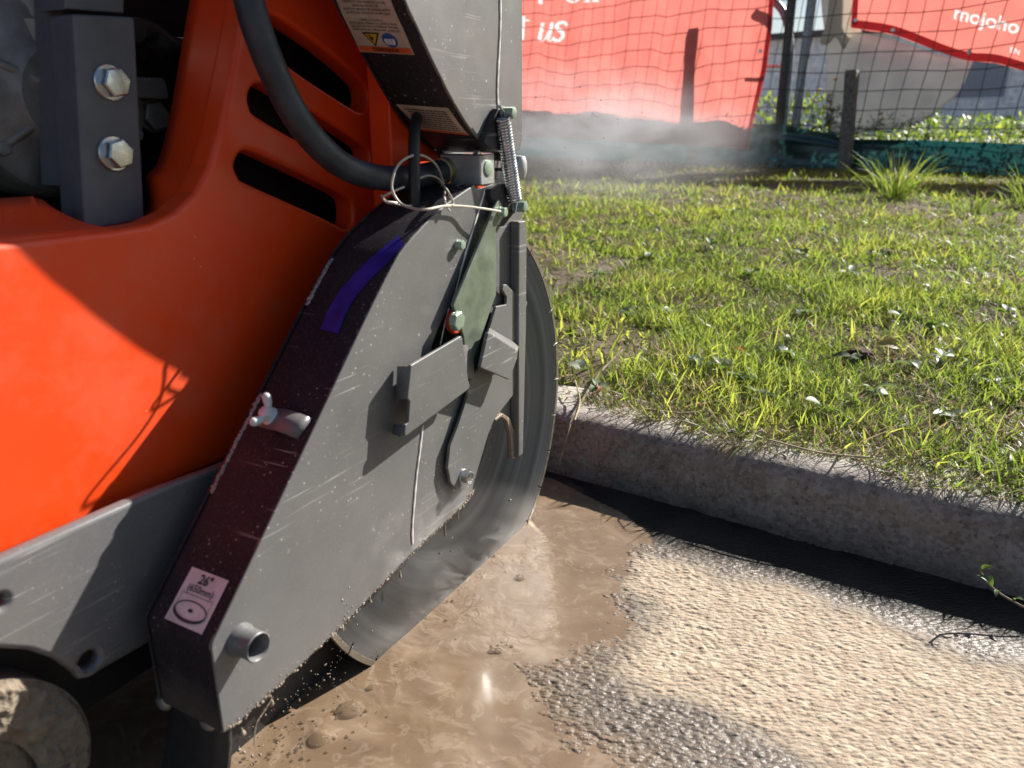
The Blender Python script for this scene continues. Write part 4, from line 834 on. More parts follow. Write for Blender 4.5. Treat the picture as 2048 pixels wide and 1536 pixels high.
# blue tape following the rim
def rim_strip(rim, pxl, pxr, mat, parent, name, h=.0012, n=40):
    l = np.array([rim.inv(*p) for p in pxl]); r = np.array([rim.inv(*p) for p in pxr]); V = []
    for k in range(n + 1):
        t_ = k / n; a = [np.interp(t_, np.linspace(0, 1, len(l)), l[:, i]) for i in (0, 1)]; b = [np.interp(t_, np.linspace(0, 1, len(r)), r[:, i]) for i in (0, 1)]
        for q in np.linspace(0, 1, 4): V.append(rim.at(a[0] + (b[0] - a[0]) * q, a[1] + (b[1] - a[1]) * q, h))
    return link(name, mesh(name, V, [tuple(q) for q in grid_faces(n + 1, 4)], recalc=False), mat, parent)
rim_strip(R1, [(641, 660), (655, 625), (680, 583), (722, 538), (765, 500), (800, 472)], [(677, 667), (692, 632), (712, 596), (746, 556), (778, 524), (808, 494)], M['tape'], guard, 'blue_tape')
# weld bead along the far corner of the rim
wv = []
for k in range(0, 400, 3):
    for lo_, hi_ in ((.20, .30), (.40, .455)):
        ss_ = lo_ + (hi_ - lo_) * k / 400; wv.append((R1.at(ss_, -GO + .0045 + random.uniform(-.0012, .0012), -.0012), random.uniform(.0012, .0026)))
def blobs(name, items, mat, parent, sub=1, squash=(1, 1, 1), jit=.25):
    bm = bmesh.new(); bmesh.ops.create_icosphere(bm, subdivisions=sub, radius=1); sv_ = np.array([v.co[:] for v in bm.verts]); sf = np.array([[v.index for v in f.verts] for f in bm.faces]); bm.free(); Vs, Ts = [], []
    for i, (c, r) in enumerate(items):
        sq = np.array(squash) * (1 + rng.normal(0, jit, 3)); Vs.append(np.array(c) + sv_ * r * sq); Ts.append(sf + i * len(sv_))
    return link(name, np_mesh(name, np.concatenate(Vs), None, np.concatenate(Ts)), mat, parent)
M['weld'] = m_plain('weld_bead', (.30, .29, .28), .45, .5, bump=.4)
wb = blobs('weld_bead', wv, M['weld'], guard); wb['kind'] = 'stuff'
# front channel of the guard, latch plate, handle, folded tab, olive lever
plate('front_channel', AZ([(1031, 443), (1044, 441), (1047, 452), (1046, 640), (1040, 906), (1031, 914), (1030, 640)], GO + .008), GO, GO + .013, M['guard'], guard, bevel=.002)
latch = [(1007, 569), (1004, 579), (1013, 594), (1012, 609), (992, 613), (977, 662), (958, 735), (940, 755), (934, 795), (915, 853), (900, 891), (895, 935), (901, 966), (914, 980), (931, 978), (947, 960), (960, 920), (975, 868), (988, 839), (999, 824), (1026, 790), (1037, 740), (1041, 670), (1036, 633), (1037, 615), (1052, 615), (1055, 604), (1028, 584), (1013, 569)]
plate('latch_plate', fillet(AZ(latch, GO + .008), .003), GO + .0045, GO + .0085, M['guard'], guard, bevel=.0009)
plate('slot_lip', [tuple(p) for p in AZ([(990, 842), (1001, 833), (1012, 842), (1020, 872), (1022, 918), (1030, 915), (1028, 868), (1018, 836), (1003, 826), (988, 838)], GO + .004)], GO + .0005, GO + .006, M['mud'], guard, bevel=.001)
lever = fillet(AZ([(997, 397), (1007, 420), (1004, 433), (991, 456), (991, 590), (980, 620), (934, 753), (926, 672), (916, 640), (905, 612), (974, 449), (986, 417)], GO + .012), .004)
plate('lever', lever, GO + .009, GO + .013, M['green'], guard, bevel=.0012)
# handle: flat face folded back to the plate on its left side, with a finger notch
ho = GO + .021
hf = AZ([(822, 731), (924, 671), (931, 715), (936, 756), (941, 776), (808, 876), (811, 850), (817, 845), (820, 803), (815, 797)], ho); handle = plate('handle_plate', fillet(hf, [.002, .004, 0, .003, .004, .006, .001, .003, .003, .001]), ho - .004, ho, M['guard'], guard, bevel=.0012)
def fold(name, pa, oa, pb, ob, mat, parent, th=.004):
    """flat strip from an upper/lower pair of pixels at offset oa to another pair at ob"""
    a = [L3(*p, oa) for p in pa]; b = [L3(*p, ob) for p in pb]; q = np.array([a[0], a[1], b[1], b[0]], float); nn = np.cross(q[1] - q[0], q[3] - q[0]); nn /= np.linalg.norm(nn)
    return hull_box(name, [tuple(x) for x in q] + [tuple(x - nn * th) for x in q], mat, parent, .0008)
fold('handle_flange', [(822, 732), (815, 797)], ho - .002, [(800, 732), (796, 800)], GO + .003, M['guard'], handle); fold('handle_flange', [(811, 850), (808, 875)], ho - .002, [(792, 848), (789, 868)], GO + .003, M['guard'], handle)
fold('handle_stem', [(925, 690), (934, 757)], ho - .003, [(945, 690), (950, 757)], GO + .009, M['guard'], handle)
to = GO + .027
tab_f = AZ([(977, 663), (1036, 702), (1034, 722), (1019, 762), (960, 736)], to); lw = AZ([(977, 663), (1036, 702), (1034, 722), (1019, 762), (960, 736)], GO + .009)
tabm = plate('folded_tab', fillet(AZ([(977, 664), (1036, 702), (1035, 716), (1019, 760), (961, 735)], to), .003), to - .004, to, M['guard'], guard, bevel=.0012)
fold('tab_top', [(977, 664), (1036, 702)], to - .002, [(979, 655), (1039, 690)], GO + .007, M['guard'], tabm)
fold('tab_side', [(977, 664), (961, 735)], to - .004, [(990, 690), (985, 720)], GO + .008, M['guard'], tabm)
# bolts on the guard
def gbolt(px, o, r, h, mat, turn=.2, fl=1.3, parent=guard, name='bolt'): return hex_bolt(name, L3(*px, o), AX_O, r, h, mat, parent, fl, turn)
gbolt((913, 489), GO - .001, .0052, .009, M['greenbolt'], .3, 1.05); gbolt((925, 952), GO + .008, .0078, .011, M['zinc'], .5, 1.15); gbolt((1000, 424), GO + .012, .0052, .008, M['greenbolt'], .1)
lathe('red_washer', [(.006, 0), (.0135, 0), (.0145, .002), (.0145, .005), (.013, .007), (.006, .007)], L3(905, 641, GO + .004), AX_O, M['red'], guard, 24); gbolt((908, 641), GO + .011, .0098, .008, M['greenbolt'], .2, 1.0)
# drain pipe stub
a_, z_ = PX(480, 1279, GO); lathe('pipe_stub', [(.0145, -.004), (.0142, .002), (.0126, .005), (.0124, .017), (.0128, .0205), (.0118, .0215), (.0106, .0205), (.0104, .001), (.004, 0)], L(a_, GO, z_), AX_O, M['guard'], guard, 40, 50)
# dried slurry lines and splashes
def dline(pxs, o, r, parent, mat='drip'):
    c = crom([np.array(PX(x, y, o)) for x, y in pxs], 8); V = []; m = len(c)
    for i in range(m):
        d_ = c[min(i + 1, m - 1)] - c[max(i - 1, 0)]; d_ /= np.linalg.norm(d_); nn = np.array([-d_[1], d_[0]]); w_ = r * (1 + .25 * math.sin(i * 1.3) + .2 * math.sin(i * .37)) * (.4 if i in (0, m - 1) else 1)
        for k, hgt in ((-1, 0), (-.5, .0008), (.5, .0008), (1, 0)): q = c[i] + nn * w_ * k; V.append(L(q[0], o + hgt, q[1]))
    return link('drip_line', mesh('drip_line', V, [tuple(q) for q in grid_faces(m, 4)], smooth=180, recalc=False), M[mat], parent)
dline([(971, 377), (958, 420), (941, 475), (925, 530), (911, 585), (902, 612)], GO + .0006, .0014, guard); dline([(898, 616), (888, 655), (880, 690)], GO + .0006, .0010, guard); dline([(846, 850), (840, 900), (834, 945), (829, 1000), (825, 1050), (825, 1087)], GO + .0006, .0015, guard)
# mud crust and drops along the lower edge
items = []; drops = []
edge_px = [(450, 1464), (480, 1443), (600, 1332), (690, 1246), (820, 1110), (925, 1012), (946, 982)]
ex = np.array(edge_px, float)
for _ in range(1300):
    t_ = random.random() ** .8 * (len(ex) - 1); i = int(min(t_, len(ex) - 2)); p = ex[i] + (ex[i + 1] - ex[i]) * (t_ - i); up = abs(random.gauss(0, 9)) * (1 - .6 * t_ / 6)
    a, z = PX(p[0] + random.uniform(-3, 3), p[1] - up + 2, GO); items.append((L(a, GO + random.uniform(-.003, .0006), z), random.uniform(.0004, .0011) * (1.5 if up < 3 else .7)))
for _ in range(8):
    a, z = PX(697 + random.gauss(0, 6), 1215 + random.gauss(0, 16), GO); items.append((L(a, GO, z), random.uniform(.0007, .002)))
crust = blobs('mud_crust', items, M['mud'], guard, 1, (1.2, .5, 1)); crust['kind'] = 'stuff'
for px, r, ln in (((540, 1385), .0026, .012), ((483, 1455), .0032, .006), ((800, 1140), .0018, .008), ((740, 1195), .0018, .005), ((915, 1020), .0014, .010), ((890, 1050), .0012, .014)):
    a, z = PX(*px, GO - .002); lathe('mud_drip', [(.0004, 0), (.0008, -ln * .3), (r * .6, -ln * .65), (r, -ln), (r * .8, -ln - r * .7), (.0003, -ln - r)], L(a, GO - .002, z), (0, 0, 1), M['mud'], guard, 10, 180)
tube('mud_string', crom([L3(545, 1395, GO), L3(530, 1420, GO), L3(512, 1450, GO), L3(508, 1490, GO)], 6), .0006, M['mud'], guard, 5)
# rubber flap at the back with its two bolts
fa = rim0[0][0] + .012
zt1 = PX(330, 1400, -GO)[1]
def flap_pt(px, back=.0):
    r = ray(*px); t_ = ((B + (fa - back) * D - EYE) @ D) / (r @ D); q = EYE + t_ * r; return L(fa - back, float((q - B) @ N), float(q[2]))
fl_top = flap_pt((318, 1385)), flap_pt((447, 1450))
V = []
for k in range(9):
    t_ = k / 8; z = .145 - (.145 + .004) * t_; bend = -.020 * t_ * t_ + .004 * math.sin(t_ * 5)
    for oo in np.linspace(-GO - .012 * t_, GO - .007 - .004 * t_, 6): V.append(L(fa - .005 + bend - .003 * math.cos(oo * 60), oo, z))
fl = link('rubber_flap', mesh('rubber_flap', V, [tuple(q) for q in grid_faces(9, 6)], smooth=180), M['flap'], saw); md = fl.modifiers.new('thickness', 'SOLIDIFY'); md.thickness = .005
for px in ((330, 1402), (418, 1442)): lathe('rivet', [(.002, 0), (.0085, 0), (.0085, .002), (.006, .005), (.001, .006)], flap_pt(px, .006), (-1, 0, 0), M['weld'], fl, 18, 60)
# strap with wing nut on the rim
sp = [np.array(R1.inv(*p)) for p in ((535, 812), (625, 838), (596, 878), (512, 852))]; V = []
for i in range(9):
    u = i / 8
    for v in (0, 1):
        q = (sp[0] * (1 - u) + sp[1] * u) * (1 - v) + (sp[3] * (1 - u) + sp[2] * u) * v; V.append(R1.at(q[0], q[1], .0025 + .006 * max(0, math.sin((u - .25) / .75 * math.pi)) if u < .97 else .0012))
strap = link('strap', mesh('strap', V, [tuple(q) for q in grid_faces(9, 2)], smooth=180), M['frame'], guard); md = strap.modifiers.new('thickness', 'SOLIDIFY'); md.thickness = .002
q = np.array(R1.inv(545, 836)); base = np.array(R1.at(q[0], q[1], .002)); nrm = np.array(R1.at(q[0], q[1], .01)) - base; nrm /= np.linalg.norm(nrm); tg = np.array(R1.at(q[0] + .01, q[1], .002)) - base; tg /= np.linalg.norm(tg)
wn_ = lathe('wing_nut', [(.0085, 0), (.0085, .003), (.006, .004), (.0055, .012), (.0035, .013)], base, nrm, M['whitep'], guard, 20)
for sg in (-1, 1):
    P_ = [base + nrm * .006 + tg * sg * .003, base + nrm * .011 + tg * sg * .008, base + nrm * .017 + tg * sg * .013, base + nrm * .0195 + tg * sg * .015]; tube('wing', crom(P_, 4), [.0026, .0028, .003, .0033, .0036, .004, .0042, .0043, .0042, .0038, .0032, .0026, .001], M['whitep'], wn_, 10)

# ---- upper guard, folded up over the lower one
us_px = [(985, 304), (960, 280), (938, 254), (905, 200), (882, 155), (860, 110), (835, 55), (810, 0)]
uline = AZ(us_px, GO) + [(-.405, .752), (-.432, .81), (-.446, .87), (-.445, .93), (-.428, 1.0), (-.39, 1.07), (-.33, 1.13), (-.25, 1.17), (-.147, 1.185)]
ul = [tuple(p) for p in crom(uline, 5)]
ug_out = ul + AZ([(1045, -60), (1045, 280), (1040, 300), (1025, 305)], GO)
upper = plate('upper_guard', ug_out, GO - .004, GO, M['uguard'], saw, bevel=.0014)
plate('inner_plate', ug_out, -GO, -GO + .003, M['rim'], upper, bevel=.001)
rim_sheet('guard_rim', dens(ul, 120)[0], -GO, GO - .0015, M['rim'], upper, flip=1)
R2 = Rim(ul)
dline([(1000, -30), (1001, 30), (999, 90), (996, 150), (995, 190), (998, 222)], GO + .0006, .0017, upper)
wl_ = Decal(R2, [(829, 108), (721, 102), (655, -48), (765, -48)], upper)
wl_.patch(0, 1, 0, 1, M['label2'], .0009); wl_.patch(.02, .98, .905, .985, M['warnorange'], .0014)
wl_.text('WARNING', .47, .915, wl_.h * .08, M['ink'], .0019, .012); wl_.text('!', .17, .915, wl_.h * .07, M['ink'], .0019)
wl_.poly([(.80, .705), (.47, .705), (.64, .905)], M['ink'], .0014); wl_.poly([(.745, .722), (.515, .722), (.635, .865)], M['warnyellow'], .0019)
wl_.poly([(.69, .735), (.66, .73), (.635, .765), (.61, .755), (.60, .785), (.635, .80), (.625, .825), (.66, .80), (.67, .765)], M['ink'], .0024)
wl_.poly([(.33 + .135 * math.cos(q), .805 + .098 * math.sin(q)) for q in np.linspace(0, 2 * math.pi, 36)[:-1]], M['warnblue'], .0014); wl_.poly([(.235, .78), (.425, .78), (.425, .835), (.40, .86), (.26, .86), (.235, .835)], M['label'], .0019)
for uu in (.29, .33, .37): wl_.poly([(uu - .004, .79), (uu + .004, .79), (uu + .004, .85), (uu - .004, .85)], M['warnblue'], .0022)
for i, tx in enumerate(('DO NOT use a larger size blade guard', 'without changing to the correct belt', 'drive. Failure to comply could result', 'in injury or death.', '', '¡NO use un protector de hoja de', 'mayor tamaño sin cambiar el mando', 'de correa correcto!', 'De no cumplirse esto se pueden')):
    if tx: wl_.text(tx, .5, .655 - i * .046, wl_.h * .046, M['ink'], .0015, .006, .86)
l2 = Decal(R2, [(938, 269), (845, 259), (792, 207), (897, 214)], upper); l2.patch(0, 1, 0, 1, M['label2'], .0009); l2.patch(.02, .98, .9, .985, M['warnorange'], .0014)
for i in range(9):                                      # small print too fine to read
    u = .10
    while u < .86: w_ = random.uniform(.04, .11); l2.poly([(u, .80 - i * .085), (min(.9, u + w_), .80 - i * .085), (min(.9, u + w_), .832 - i * .085), (u, .832 - i * .085)], M['ink'], .0015); u += w_ + .018
# ---- joint between the guards: cast block, hose fitting, hinge, spring, rod
o_b = GO - .006
blk = plate('hinge_block', fillet(AZ([(961, 310), (989, 306), (990, 369), (962, 372)], o_b), .002), o_b - .055, o_b, M['alu'], saw, bevel=.002)
lathe('plug', [(.0005, 0), (.009, 0), (.009, .0012), (.007, .002), (.0005, .002)], L3(976, 336, o_b), AX_O, M['greenbolt'], blk, 24)
gbolt((950, 306), o_b - .012, .004, .006, M['zinc'], .2, 1.2, blk)
hy = [L3(903, 338, o_b - .028), L3(880, 344, o_b - .030)]
hp = crom([L3(x, y, o) for x, y, o in ((900, 340, -.012), (870, 346, -.014), (830, 354, -.017), (780, 357, -.021), (725, 348, -.025), (672, 322, -.030), (622, 274, -.035), (581, 214, -.039), (546, 142, -.042), (521, 78, -.044), (503, 20, -.046), (490, -50, -.05), (480, -150, -.06))], 8)
hose = tube('hose', hp, .0132, M['hose'], saw, 18); hose['label'] = 'thick blue-black rubber water hose'
p0, p1 = np.array(hp[0]), np.array(hp[6]); ax_ = (p0 - p1) / np.linalg.norm(p0 - p1)
lathe('hose_clamp', [(.0135, 0), (.0152, .001), (.0152, .012), (.0135, .013)], np.array(hp[5]), ax_, M['brass'], hose, 28); hex_bolt('fitting', np.array(hp[2]), ax_, .0138, .020, M['brass'], hose, 1.12, .3); lathe('fitting_neck', [(.0125, 0), (.0135, .004), (.0125, .008), (.0135, .012), (.0125, .022)], np.array(hp[0]), ax_, M['brass'], hose, 24)
plate('leak_block_plate', AZ([(915, 296), (1042, 300), (1042, 374), (930, 372)], .0), -.030, -.022, M['rim'], blk, bevel=.001)  # added plate, stops sun leaking between the guards onto the body
plate('sun_block_plate', fillet([(PX(783, 300, -.046)[0], .30), (-.06, .30), (-.06, .96), (PX(783, 300, -.046)[0], .96)], .003), -.075, -.046, M['orange'], saw, bevel=.002)  # added plate that keeps sun off the body panel; left edge on the seam
# hinge nuts and swivel behind the spring
for (x, y, r, h, mt) in ((1003, 312, .012, .010, 'black'), (1001, 327, .008, .009, 'zinc'), (1002, 350, .011, .010, 'alu'), (1003, 338, .010, .010, 'black')): lathe('hinge_washer', [(r * .5, -h / 2), (r, -h / 2), (r * 1.02, 0), (r, h / 2), (r * .5, h / 2)], L3(x, y, GO - .012), (0, 0, 1), M[mt], blk, 20)
lathe('hinge_knuckle', [(.004, -.014), (.010, -.013), (.0125, -.006), (.0125, .006), (.010, .013), (.004, .014)], L3(1034, 334, GO - .016), (0, 0, 1), M['alu'], blk, 24, 60)
plate('spring_bracket', fillet(AZ([(992, 217), (1004, 220), (1010, 262), (998, 300), (984, 305), (962, 284)], GO + .006), .003), GO + .0005, GO + .009, M['rim'], upper, bevel=.0012)
plate('spring_bracket', fillet(AZ([(974, 380), (990, 369), (1011, 366), (1018, 380), (1027, 418), (1022, 428), (1003, 452), (990, 452), (984, 418)], GO + .005), .004), GO + .0005, GO + .0085, M['rim'], guard, bevel=.0012)
t0, t1 = np.array(L3(1005, 236, GO + .016)), np.array(L3(1029, 402, GO + .016)); axs = (t1 - t0); Ls = np.linalg.norm(axs); axs /= Ls; e1 = np.cross(axs, (0, 1, 0)); e1 /= np.linalg.norm(e1); e2 = np.cross(axs, e1); turns = 30; cp = []
for k in range(turns * 12 + 1): q = k / 12 * 2 * math.pi; cp.append(t0 + axs * Ls * (k / (turns * 12)) + .0078 * (math.cos(q) * e1 + math.sin(q) * e2))
spring = tube('spring', cp, .00135, M['steel'], saw, 6)
for p, s_ in ((t0, -1), (t1, 1)): tube('hook', crom([p + e1 * .0078, p + axs * s_ * .005 + e1 * .004, p + axs * s_ * .010, p + axs * s_ * .014 - e1 * .003], 5), .0014, M['steel'], spring, 6)
hex_bolt('bolt', L3(1004, 226, GO + .008), AX_O, .0062, .016, M['greenbolt'], upper, 1.1, .2); hex_bolt('bolt', L3(1028, 412, GO + .008), AX_O, .0062, .016, M['greenbolt'], guard, 1.1, .2)
# upright rod and the coiled cable tied to it
rod_o = .004
rod = tube('rod', [L3(829, 470, rod_o), L3(829, 380, rod_o), L3(828, 300, rod_o), L3(829, 262, rod_o - .004), L3(834, 235, rod_o - .012)], .0062, M['black'], saw, 16)
lathe('weld_collar', [(.0062, 0), (.0085, .001), (.0080, .004), (.0062, .006)], L3(829, 462, rod_o), (0, 0, 1), M['rim'], rod, 18)
co = .004
c1 = [(1001, 423, GO + .018), (970, 418, GO + .014), (930, 413, GO + .008), (890, 412, GO + .007), (850, 419, GO + .006), (815, 414, .022), (797, 403, .010), (784, 378, co), (787, 350, co), (800, 326, co), (822, 312, co + .002), (845, 311, co + .003), (868, 325, co), (880, 345, co), (886, 368, co), (897, 385, GO + .004), (906, 405, GO + .007), (904, 412, GO + .008)]
cable = tube('cable', crom([L3(*p) for p in c1], 8), .00135, M['cable'], saw, 7); cable['label'] = 'thin coiled pale cable looped round the rod'
for c_ in ([(838, 357, co), (858, 351, co), (876, 357, co), (884, 368, co), (880, 385, co), (866, 398, co), (845, 406, co + .002), (815, 412, co), (796, 406, co), (774, 403, .0), (766, 395, -.01), (782, 385, -.005), (808, 374, 0)], [(882, 352, co), (889, 372, co), (889, 395, GO + .004), (893, 412, GO + .006), (900, 422, GO + .007)], [(763, 391, -.01), (772, 404, 0), (790, 407, .01), (805, 411, co)]):
    tube('cable_loop', crom([L3(*p) for p in c_], 8), .0012, M['cable'], cable, 7)

# ---- orange body
BO = -.10
bo_px = [(-1100, 1612), (0, 1115), (430, 930), (640, 838), (900, 722), (930, 600), (900, 330), (905, 230), (940, 60), (960, -160), (620, -200), (540, -200), (510, -100), (492, 0), (478, 80), (460, 170), (441, 260), (420, 330), (392, 385), (350, 425), (300, 448), (230, 460), (120, 472), (0, 486), (-1100, 621)]
slots = [[(529, 47), (540, 32), (557, 34), (650, 98), (722, 160), (738, 186), (736, 214), (722, 224), (700, 213), (620, 161), (552, 110), (535, 82)],
         [(499, 192), (508, 172), (526, 166), (546, 175), (640, 232), (722, 286), (740, 304), (740, 330), (724, 334), (690, 322), (600, 282), (516, 233), (502, 214)],
         [(471, 332), (480, 309), (497, 301), (530, 312), (620, 355), (688, 390), (706, 408), (706, 448), (690, 456), (640, 432), (500, 369), (480, 354)]]
body = plate('body_panel', fillet(AZ(bo_px, BO), .006, 3), BO - .030, BO, M['orange'], saw, [[tuple(p) for p in crom(AZ(s, BO), 3, True)] for s in slots], .0055, 3)
# sloping ledge round the opening
lo_px = [(-1100, 620), (0, 485), (120, 471), (230, 459), (300, 447), (350, 424), (391, 384), (419, 329), (440, 260), (459, 170), (477, 80), (491, 0), (509, -100)]
li_px = [(-1100, 481), (-20, 398), (72, 396), (104, 414), (150, 447), (285, 432), (292, 356), (312, 330), (331, 270), (345, 200), (362, 100), (380, 0), (402, -100)]
V = []
LA = crom([np.array(L3(x, y, BO - .004)) for x, y in lo_px], 6); LB = crom([np.array(L3(x, y, BO - .075)) for x, y in li_px], 6)
for a, b in zip(LA, LB):
    for q in np.linspace(0, 1, 6): bulge = math.sin(q * math.pi) * .004; V.append(a + (b - a) * q + np.array([0, 0, -bulge]))
ledge = link('opening_ledge', mesh('opening_ledge', V, [tuple(q) for q in grid_faces(len(LA), 6)], smooth=180), M['orange'], body); md = ledge.modifiers.new('thickness', 'SOLIDIFY'); md.thickness = .004; md.offset = -1
# second front panel edge beyond the seam
seam = plate('front_panel', AZ([(784, 200), (905, 200), (900, 640), (784, 640)], BO + .003), BO - .01, BO + .003, M['orange'], body, bevel=.0012)
# black inside of the machine
plate('engine_bay', [(-1.15, .30), (-.06, .30), (-.06, 1.05), (-1.15, 1.05)], -.40, -.34, M['black'], saw, bevel=.002)
hull_box('hood', [L(-.56, BO - .01, .93), L(-.05, BO - .01, .93), L(-.05, -.40, .93), L(-.56, -.40, .93), L(-.56, BO - .01, .96), L(-.05, BO - .01, .96), L(-.05, -.40, .96), L(-.56, -.40, .96)], M['orange'], saw, .002)
hull_box('bay_front', [L(-.09, BO - .03, .28), L(-.07, BO - .03, .28), L(-.07, -.34, .28), L(-.09, -.34, .28), L(-.09, BO - .03, .95), L(-.07, BO - .03, .95), L(-.07, -.34, .95), L(-.09, -.34, .95)], M['black'], saw, 0)
hull_box('bay_floor', [L(-1.15, BO - .03, .27), L(-.07, BO - .03, .27), L(-.07, -.40, .27), L(-1.15, -.40, .27), L(-1.15, BO - .03, .30), L(-.07, BO - .03, .30), L(-.07, -.40, .30), L(-1.15, -.40, .30)], M['black'], saw, 0)
hull_box('chassis', [L(-1.1, BO - .012, .09), L(-.16, BO - .012, .09), L(-.16, -.42, .09), L(-1.1, -.42, .09), L(-1.1, BO - .012, .262), L(-.16, BO - .012, .262), L(-.16, -.42, .262), L(-1.1, -.42, .262)], M['black'], saw, 0)
plate('vent_backing', AZ([(455, 20), (800, 20), (800, 600), (455, 600)], BO - .06), BO - .066, BO - .060, M['black'], saw, bevel=.001)
# support post with two flanged bolts
PO = BO - .055
pf_ = AZ([(147, 28), (270, 34), (290, 440), (170, 462)], PO); po = plate('support_post', fillet(pf_, .003), PO - .034, PO, M['post'], saw, bevel=.0025)
plate('post_collar', AZ([(126, -90), (246, -90), (246, 28), (128, 18)], PO - .012), PO - .05, PO - .010, M['post'], po, bevel=.002)
plate('post_backing', AZ([(118, -60), (160, -60), (176, 365), (133, 372)], PO - .036), PO - .075, PO - .036, M['post'], po, bevel=.002)
for px, tn in (((218, 165), .15), ((226, 307), .25)): hex_bolt('bolt', L3(*px, PO), AX_O, .0118, .013, M['zinc'], po, 1.28, tn)
# engine parts in the bay
EO = -.25
a_, z_ = PX(112, 195, EO); eng = lathe('engine_cover', [(.002, .026), (.045, .024), (.052, .018), (.078, .012), (.088, .006), (.092, -.004), (.092, -.06)], L(a_, EO, z_), AX_O, M['engine'], saw, 40)
for k in range(6):
    q = k * math.pi / 3 + .6; p = np.array(L(a_ + .078 * math.cos(q), EO + .008, z_ + .078 * math.sin(q))); hex_bolt('bolt', p, AX_O, .006, .008, M['engine'], eng)
    p2 = np.array(L(a_ + .03 * math.cos(q), EO + .022, z_ + .03 * math.sin(q))); tube('rib', [p2, p], .005, M['engine'], eng, 8)
lathe('exhaust_pipe', [(.02, 0), (.02, .14)], L3(86, 45, EO), (0, 0, 1), M['zinc'], saw, 24); lathe('pipe_clamp', [(.022, 0), (.026, .002), (.026, .02), (.022, .022)], L3(86, 92, EO), (0, 0, 1), M['engine'], saw, 24)
lathe('pipe_bend', [(.018, 0), (.019, .05)], L3(84, 105, EO), (0, 0, 1), M['engine'], saw, 20)
tube('bay_hose', crom([L3(270, 60, EO + .03), L3(300, 66, EO + .02), L3(340, 95, EO + .02), L3(380, 100, EO)], 6), .012, M['flap'], saw, 12)
plate('bay_bracket', fillet(AZ([(260, 153), (330, 156), (342, 200), (262, 195)], EO + .02), .006), EO, EO + .02, M['frame'], saw, bevel=.002); gbolt((304, 232), EO, .014, .01, M['engine'], .2, 1.2, saw)
plate('red_bracket', AZ([(98, 285), (150, 285), (160, 330), (120, 320)], EO + .02), EO, EO + .02, M['red'], saw, bevel=.002)
# ---- lower side frame
FO = BO + .034
fp = AZ([(-1100, 1616), (0, 1119), (300, 986), (430, 938), (560, 885), (470, 1150), (300, 1288), (188, 1352), (162, 1363), (148, 1346), (110, 1320), (60, 1303), (0, 1299), (-120, 1318), (-260, 1400), (-1100, 1830)], FO)
def circ(px, r, o, n=20): a, z = PX(*px, o); return [(a + r * math.cos(2 * math.pi * k / n), z + r * math.sin(2 * math.pi * k / n)) for k in range(n)]
frame = plate('side_frame', fillet(fp, .004), FO - .014, FO, M['frame'], saw, [circ((180, 1322), .0080, FO), circ((0, 1205), .0055, FO)], .0055, 3)
# ---- front wheel
wa, wz, wr = -.812, .101, .101; wo = FO - .008
jit = lambda j, k: random.uniform(-.0012, .0012)
wheel = lathe('wheel', [(.02, -.045), (.065, -.045), (wr - .006, -.043), (wr, -.036), (wr, -.008), (wr - .006, -.001), (wr - .016, .002), (.067, .001), (.061, -.004), (.059, -.010), (.02, -.012)], L(wa, wo, wz), AX_O, M['tyre'], saw, 64, 40)
qs = np.linspace(-.35, math.pi + .35, 260); rs_ = np.linspace(.055, wr + .001, 44); QQ, RR = np.meshgrid(qs, rs_, indexing='ij')
xa, xz = RR * np.cos(QQ), RR * np.sin(QQ); ridg = 1 - 2 * np.abs(vnoise(xa * 1.0 + .6 * vnoise(xa, xz, .02, 7) * .02, xz, .011, 201)); ridg2 = 1 - 2 * np.abs(vnoise(xa, xz, .005, 203))
edge_ = sstep(.055, .063, RR + fbm(xa, xz, .02, 3, 207) * .012) * sstep(wr + .001, wr - .006, RR) * sstep(-.3, .1, QQ + fbm(xa, xz, .03, 3, 209)) * sstep(math.pi + .3, math.pi, QQ)
hgt_ = -.003 + edge_ * (.0045 + .0042 * ridg ** 2 + .0016 * ridg2)
Pm = np.stack([wa + xa, -(wo + .0005 + hgt_), wz + xz], -1); me_ = np_mesh('caked_mud', Pm.reshape(-1, 3), grid_faces(260, 44)); link('caked_mud', me_, M['drymud'], wheel)
lathe('hub', [(.004, .006), (.020, .005), (.026, -.004), (.057, -.009), (.057, -.02)], L(wa, wo, wz), AX_O, M['drymud'], wheel, 32)

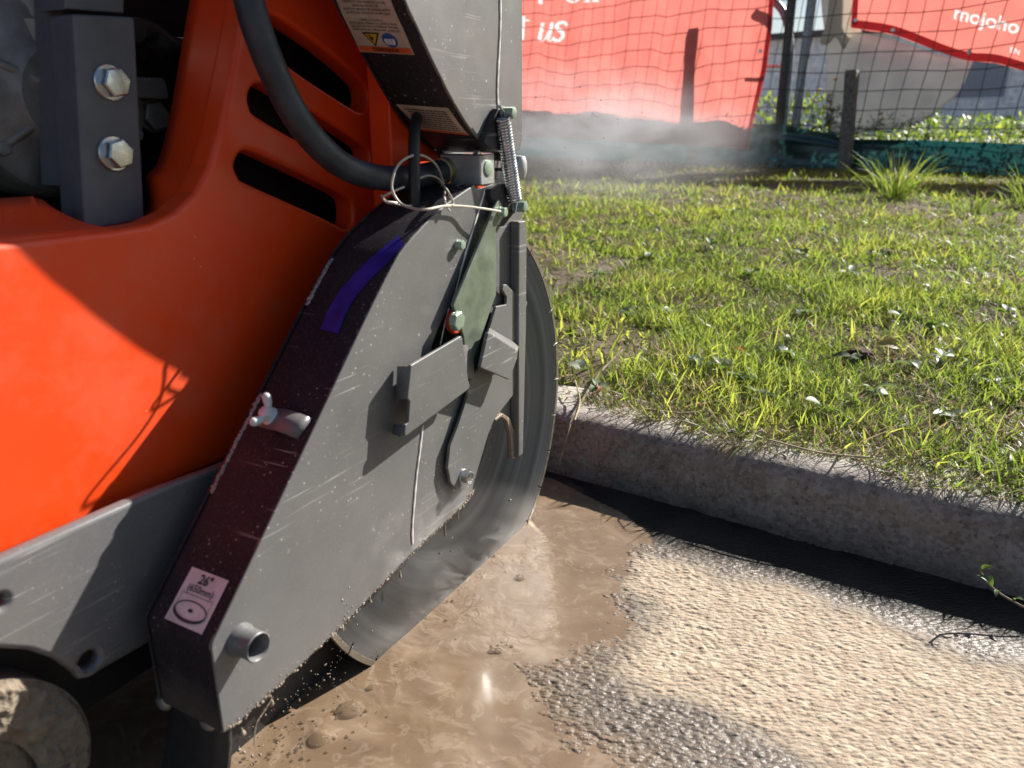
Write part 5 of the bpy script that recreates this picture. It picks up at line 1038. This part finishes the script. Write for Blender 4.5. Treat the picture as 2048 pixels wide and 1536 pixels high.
# ================================================================== splashes, bubbles
dr = []
for _ in range(170):
    t_ = random.random(); p = np.array([455, 1536]) * (1 - t_) + np.array([700, 1300]) * t_; x = p[0] + random.uniform(-10, 70); y = p[1] - random.uniform(-10, 60); o = random.uniform(.003, .03)
    a, z = PX(x, y, o)
    if z > .003: dr.append((W(a, o, z), random.choice((.0003, .0004, .0005, .0006, .0010))))
for px in ((488, 1505), (505, 1512), (520, 1510), (478, 1500), (530, 1420), (905, 1075), (880, 1107), (903, 1102), (985, 880), (980, 895), (978, 918), (1020, 1000)): a, z = PX(*px, .02); dr.append((W(a, .02, z), .0017))
for _ in range(120):
    x, y = random.uniform(1040, 1300), random.uniform(150, 480); r_ = ray(x, y); dr.append((EYE + r_ * random.uniform(1.1, 1.5), random.uniform(.0004, .0011)))
sp_ = blobs('slurry_splashes', dr, M['mud'], None, 1); tag(sp_, 'flying drops of slurry thrown up around the blade', 'splashes', kind='stuff')
t = NT('slurry_bubble_film'); t.set(color=(.22, .155, .10), rough=.03, spec=.9, alpha=.42); M['film'] = t.m
for px, r, lab in (((697, 1420), .0125, 'large round bubble on the brown slurry near the guard'), ((636, 1480), .010, 'oval bubble on the slurry just below the largest one'), ((1039, 1155), .006, 'single bubble on smooth slurry near the wet gravel'), ((985, 1302), .0045, 'left bubble of a small pair in the middle of the slurry'), ((996, 1302), .0045, 'right bubble of a small pair in the middle of the slurry'), ((795, 1330), .004, 'tiny dark bubble beside the rippled patch of slurry'), ((740, 1376), .0035, 'tiny bubble on the slurry above the largest one')):
    q = gnd(*px, .001); b_ = lathe('bubble', [(r * 1.12, -.001), (r * 1.05, .0006), (r, .0016), (r * .95, r * .16), (r * .76, r * .27), (r * .4, r * .34), (r * .05, r * .36)], (0, 0, 0), (0, 0, 1), M['film'], None, 28, 180); b_.location = q; tag(b_, lab, 'bubble')
fo = []
for (x, y, sx, sy, n) in ((640, 1470, 45, 22, 26), (700, 1425, 30, 16, 14), (800, 1330, 30, 14, 14), (570, 1515, 40, 18, 22), (1000, 1295, 20, 10, 6), (860, 1230, 40, 25, 14), (950, 1120, 40, 20, 10)):
    for _ in range(n): q = gnd(x + random.gauss(0, sx), y + random.gauss(0, sy), .0012); fo.append((q, random.choice((.0008, .0011, .0015, .0022))))
fm = blobs('foam_bubbles', fo, M['film'], None, 2, (1, 1, .7), .05); tag(fm, 'tiny foam bubbles floating on the slurry beside the cut', 'foam', kind='stuff')
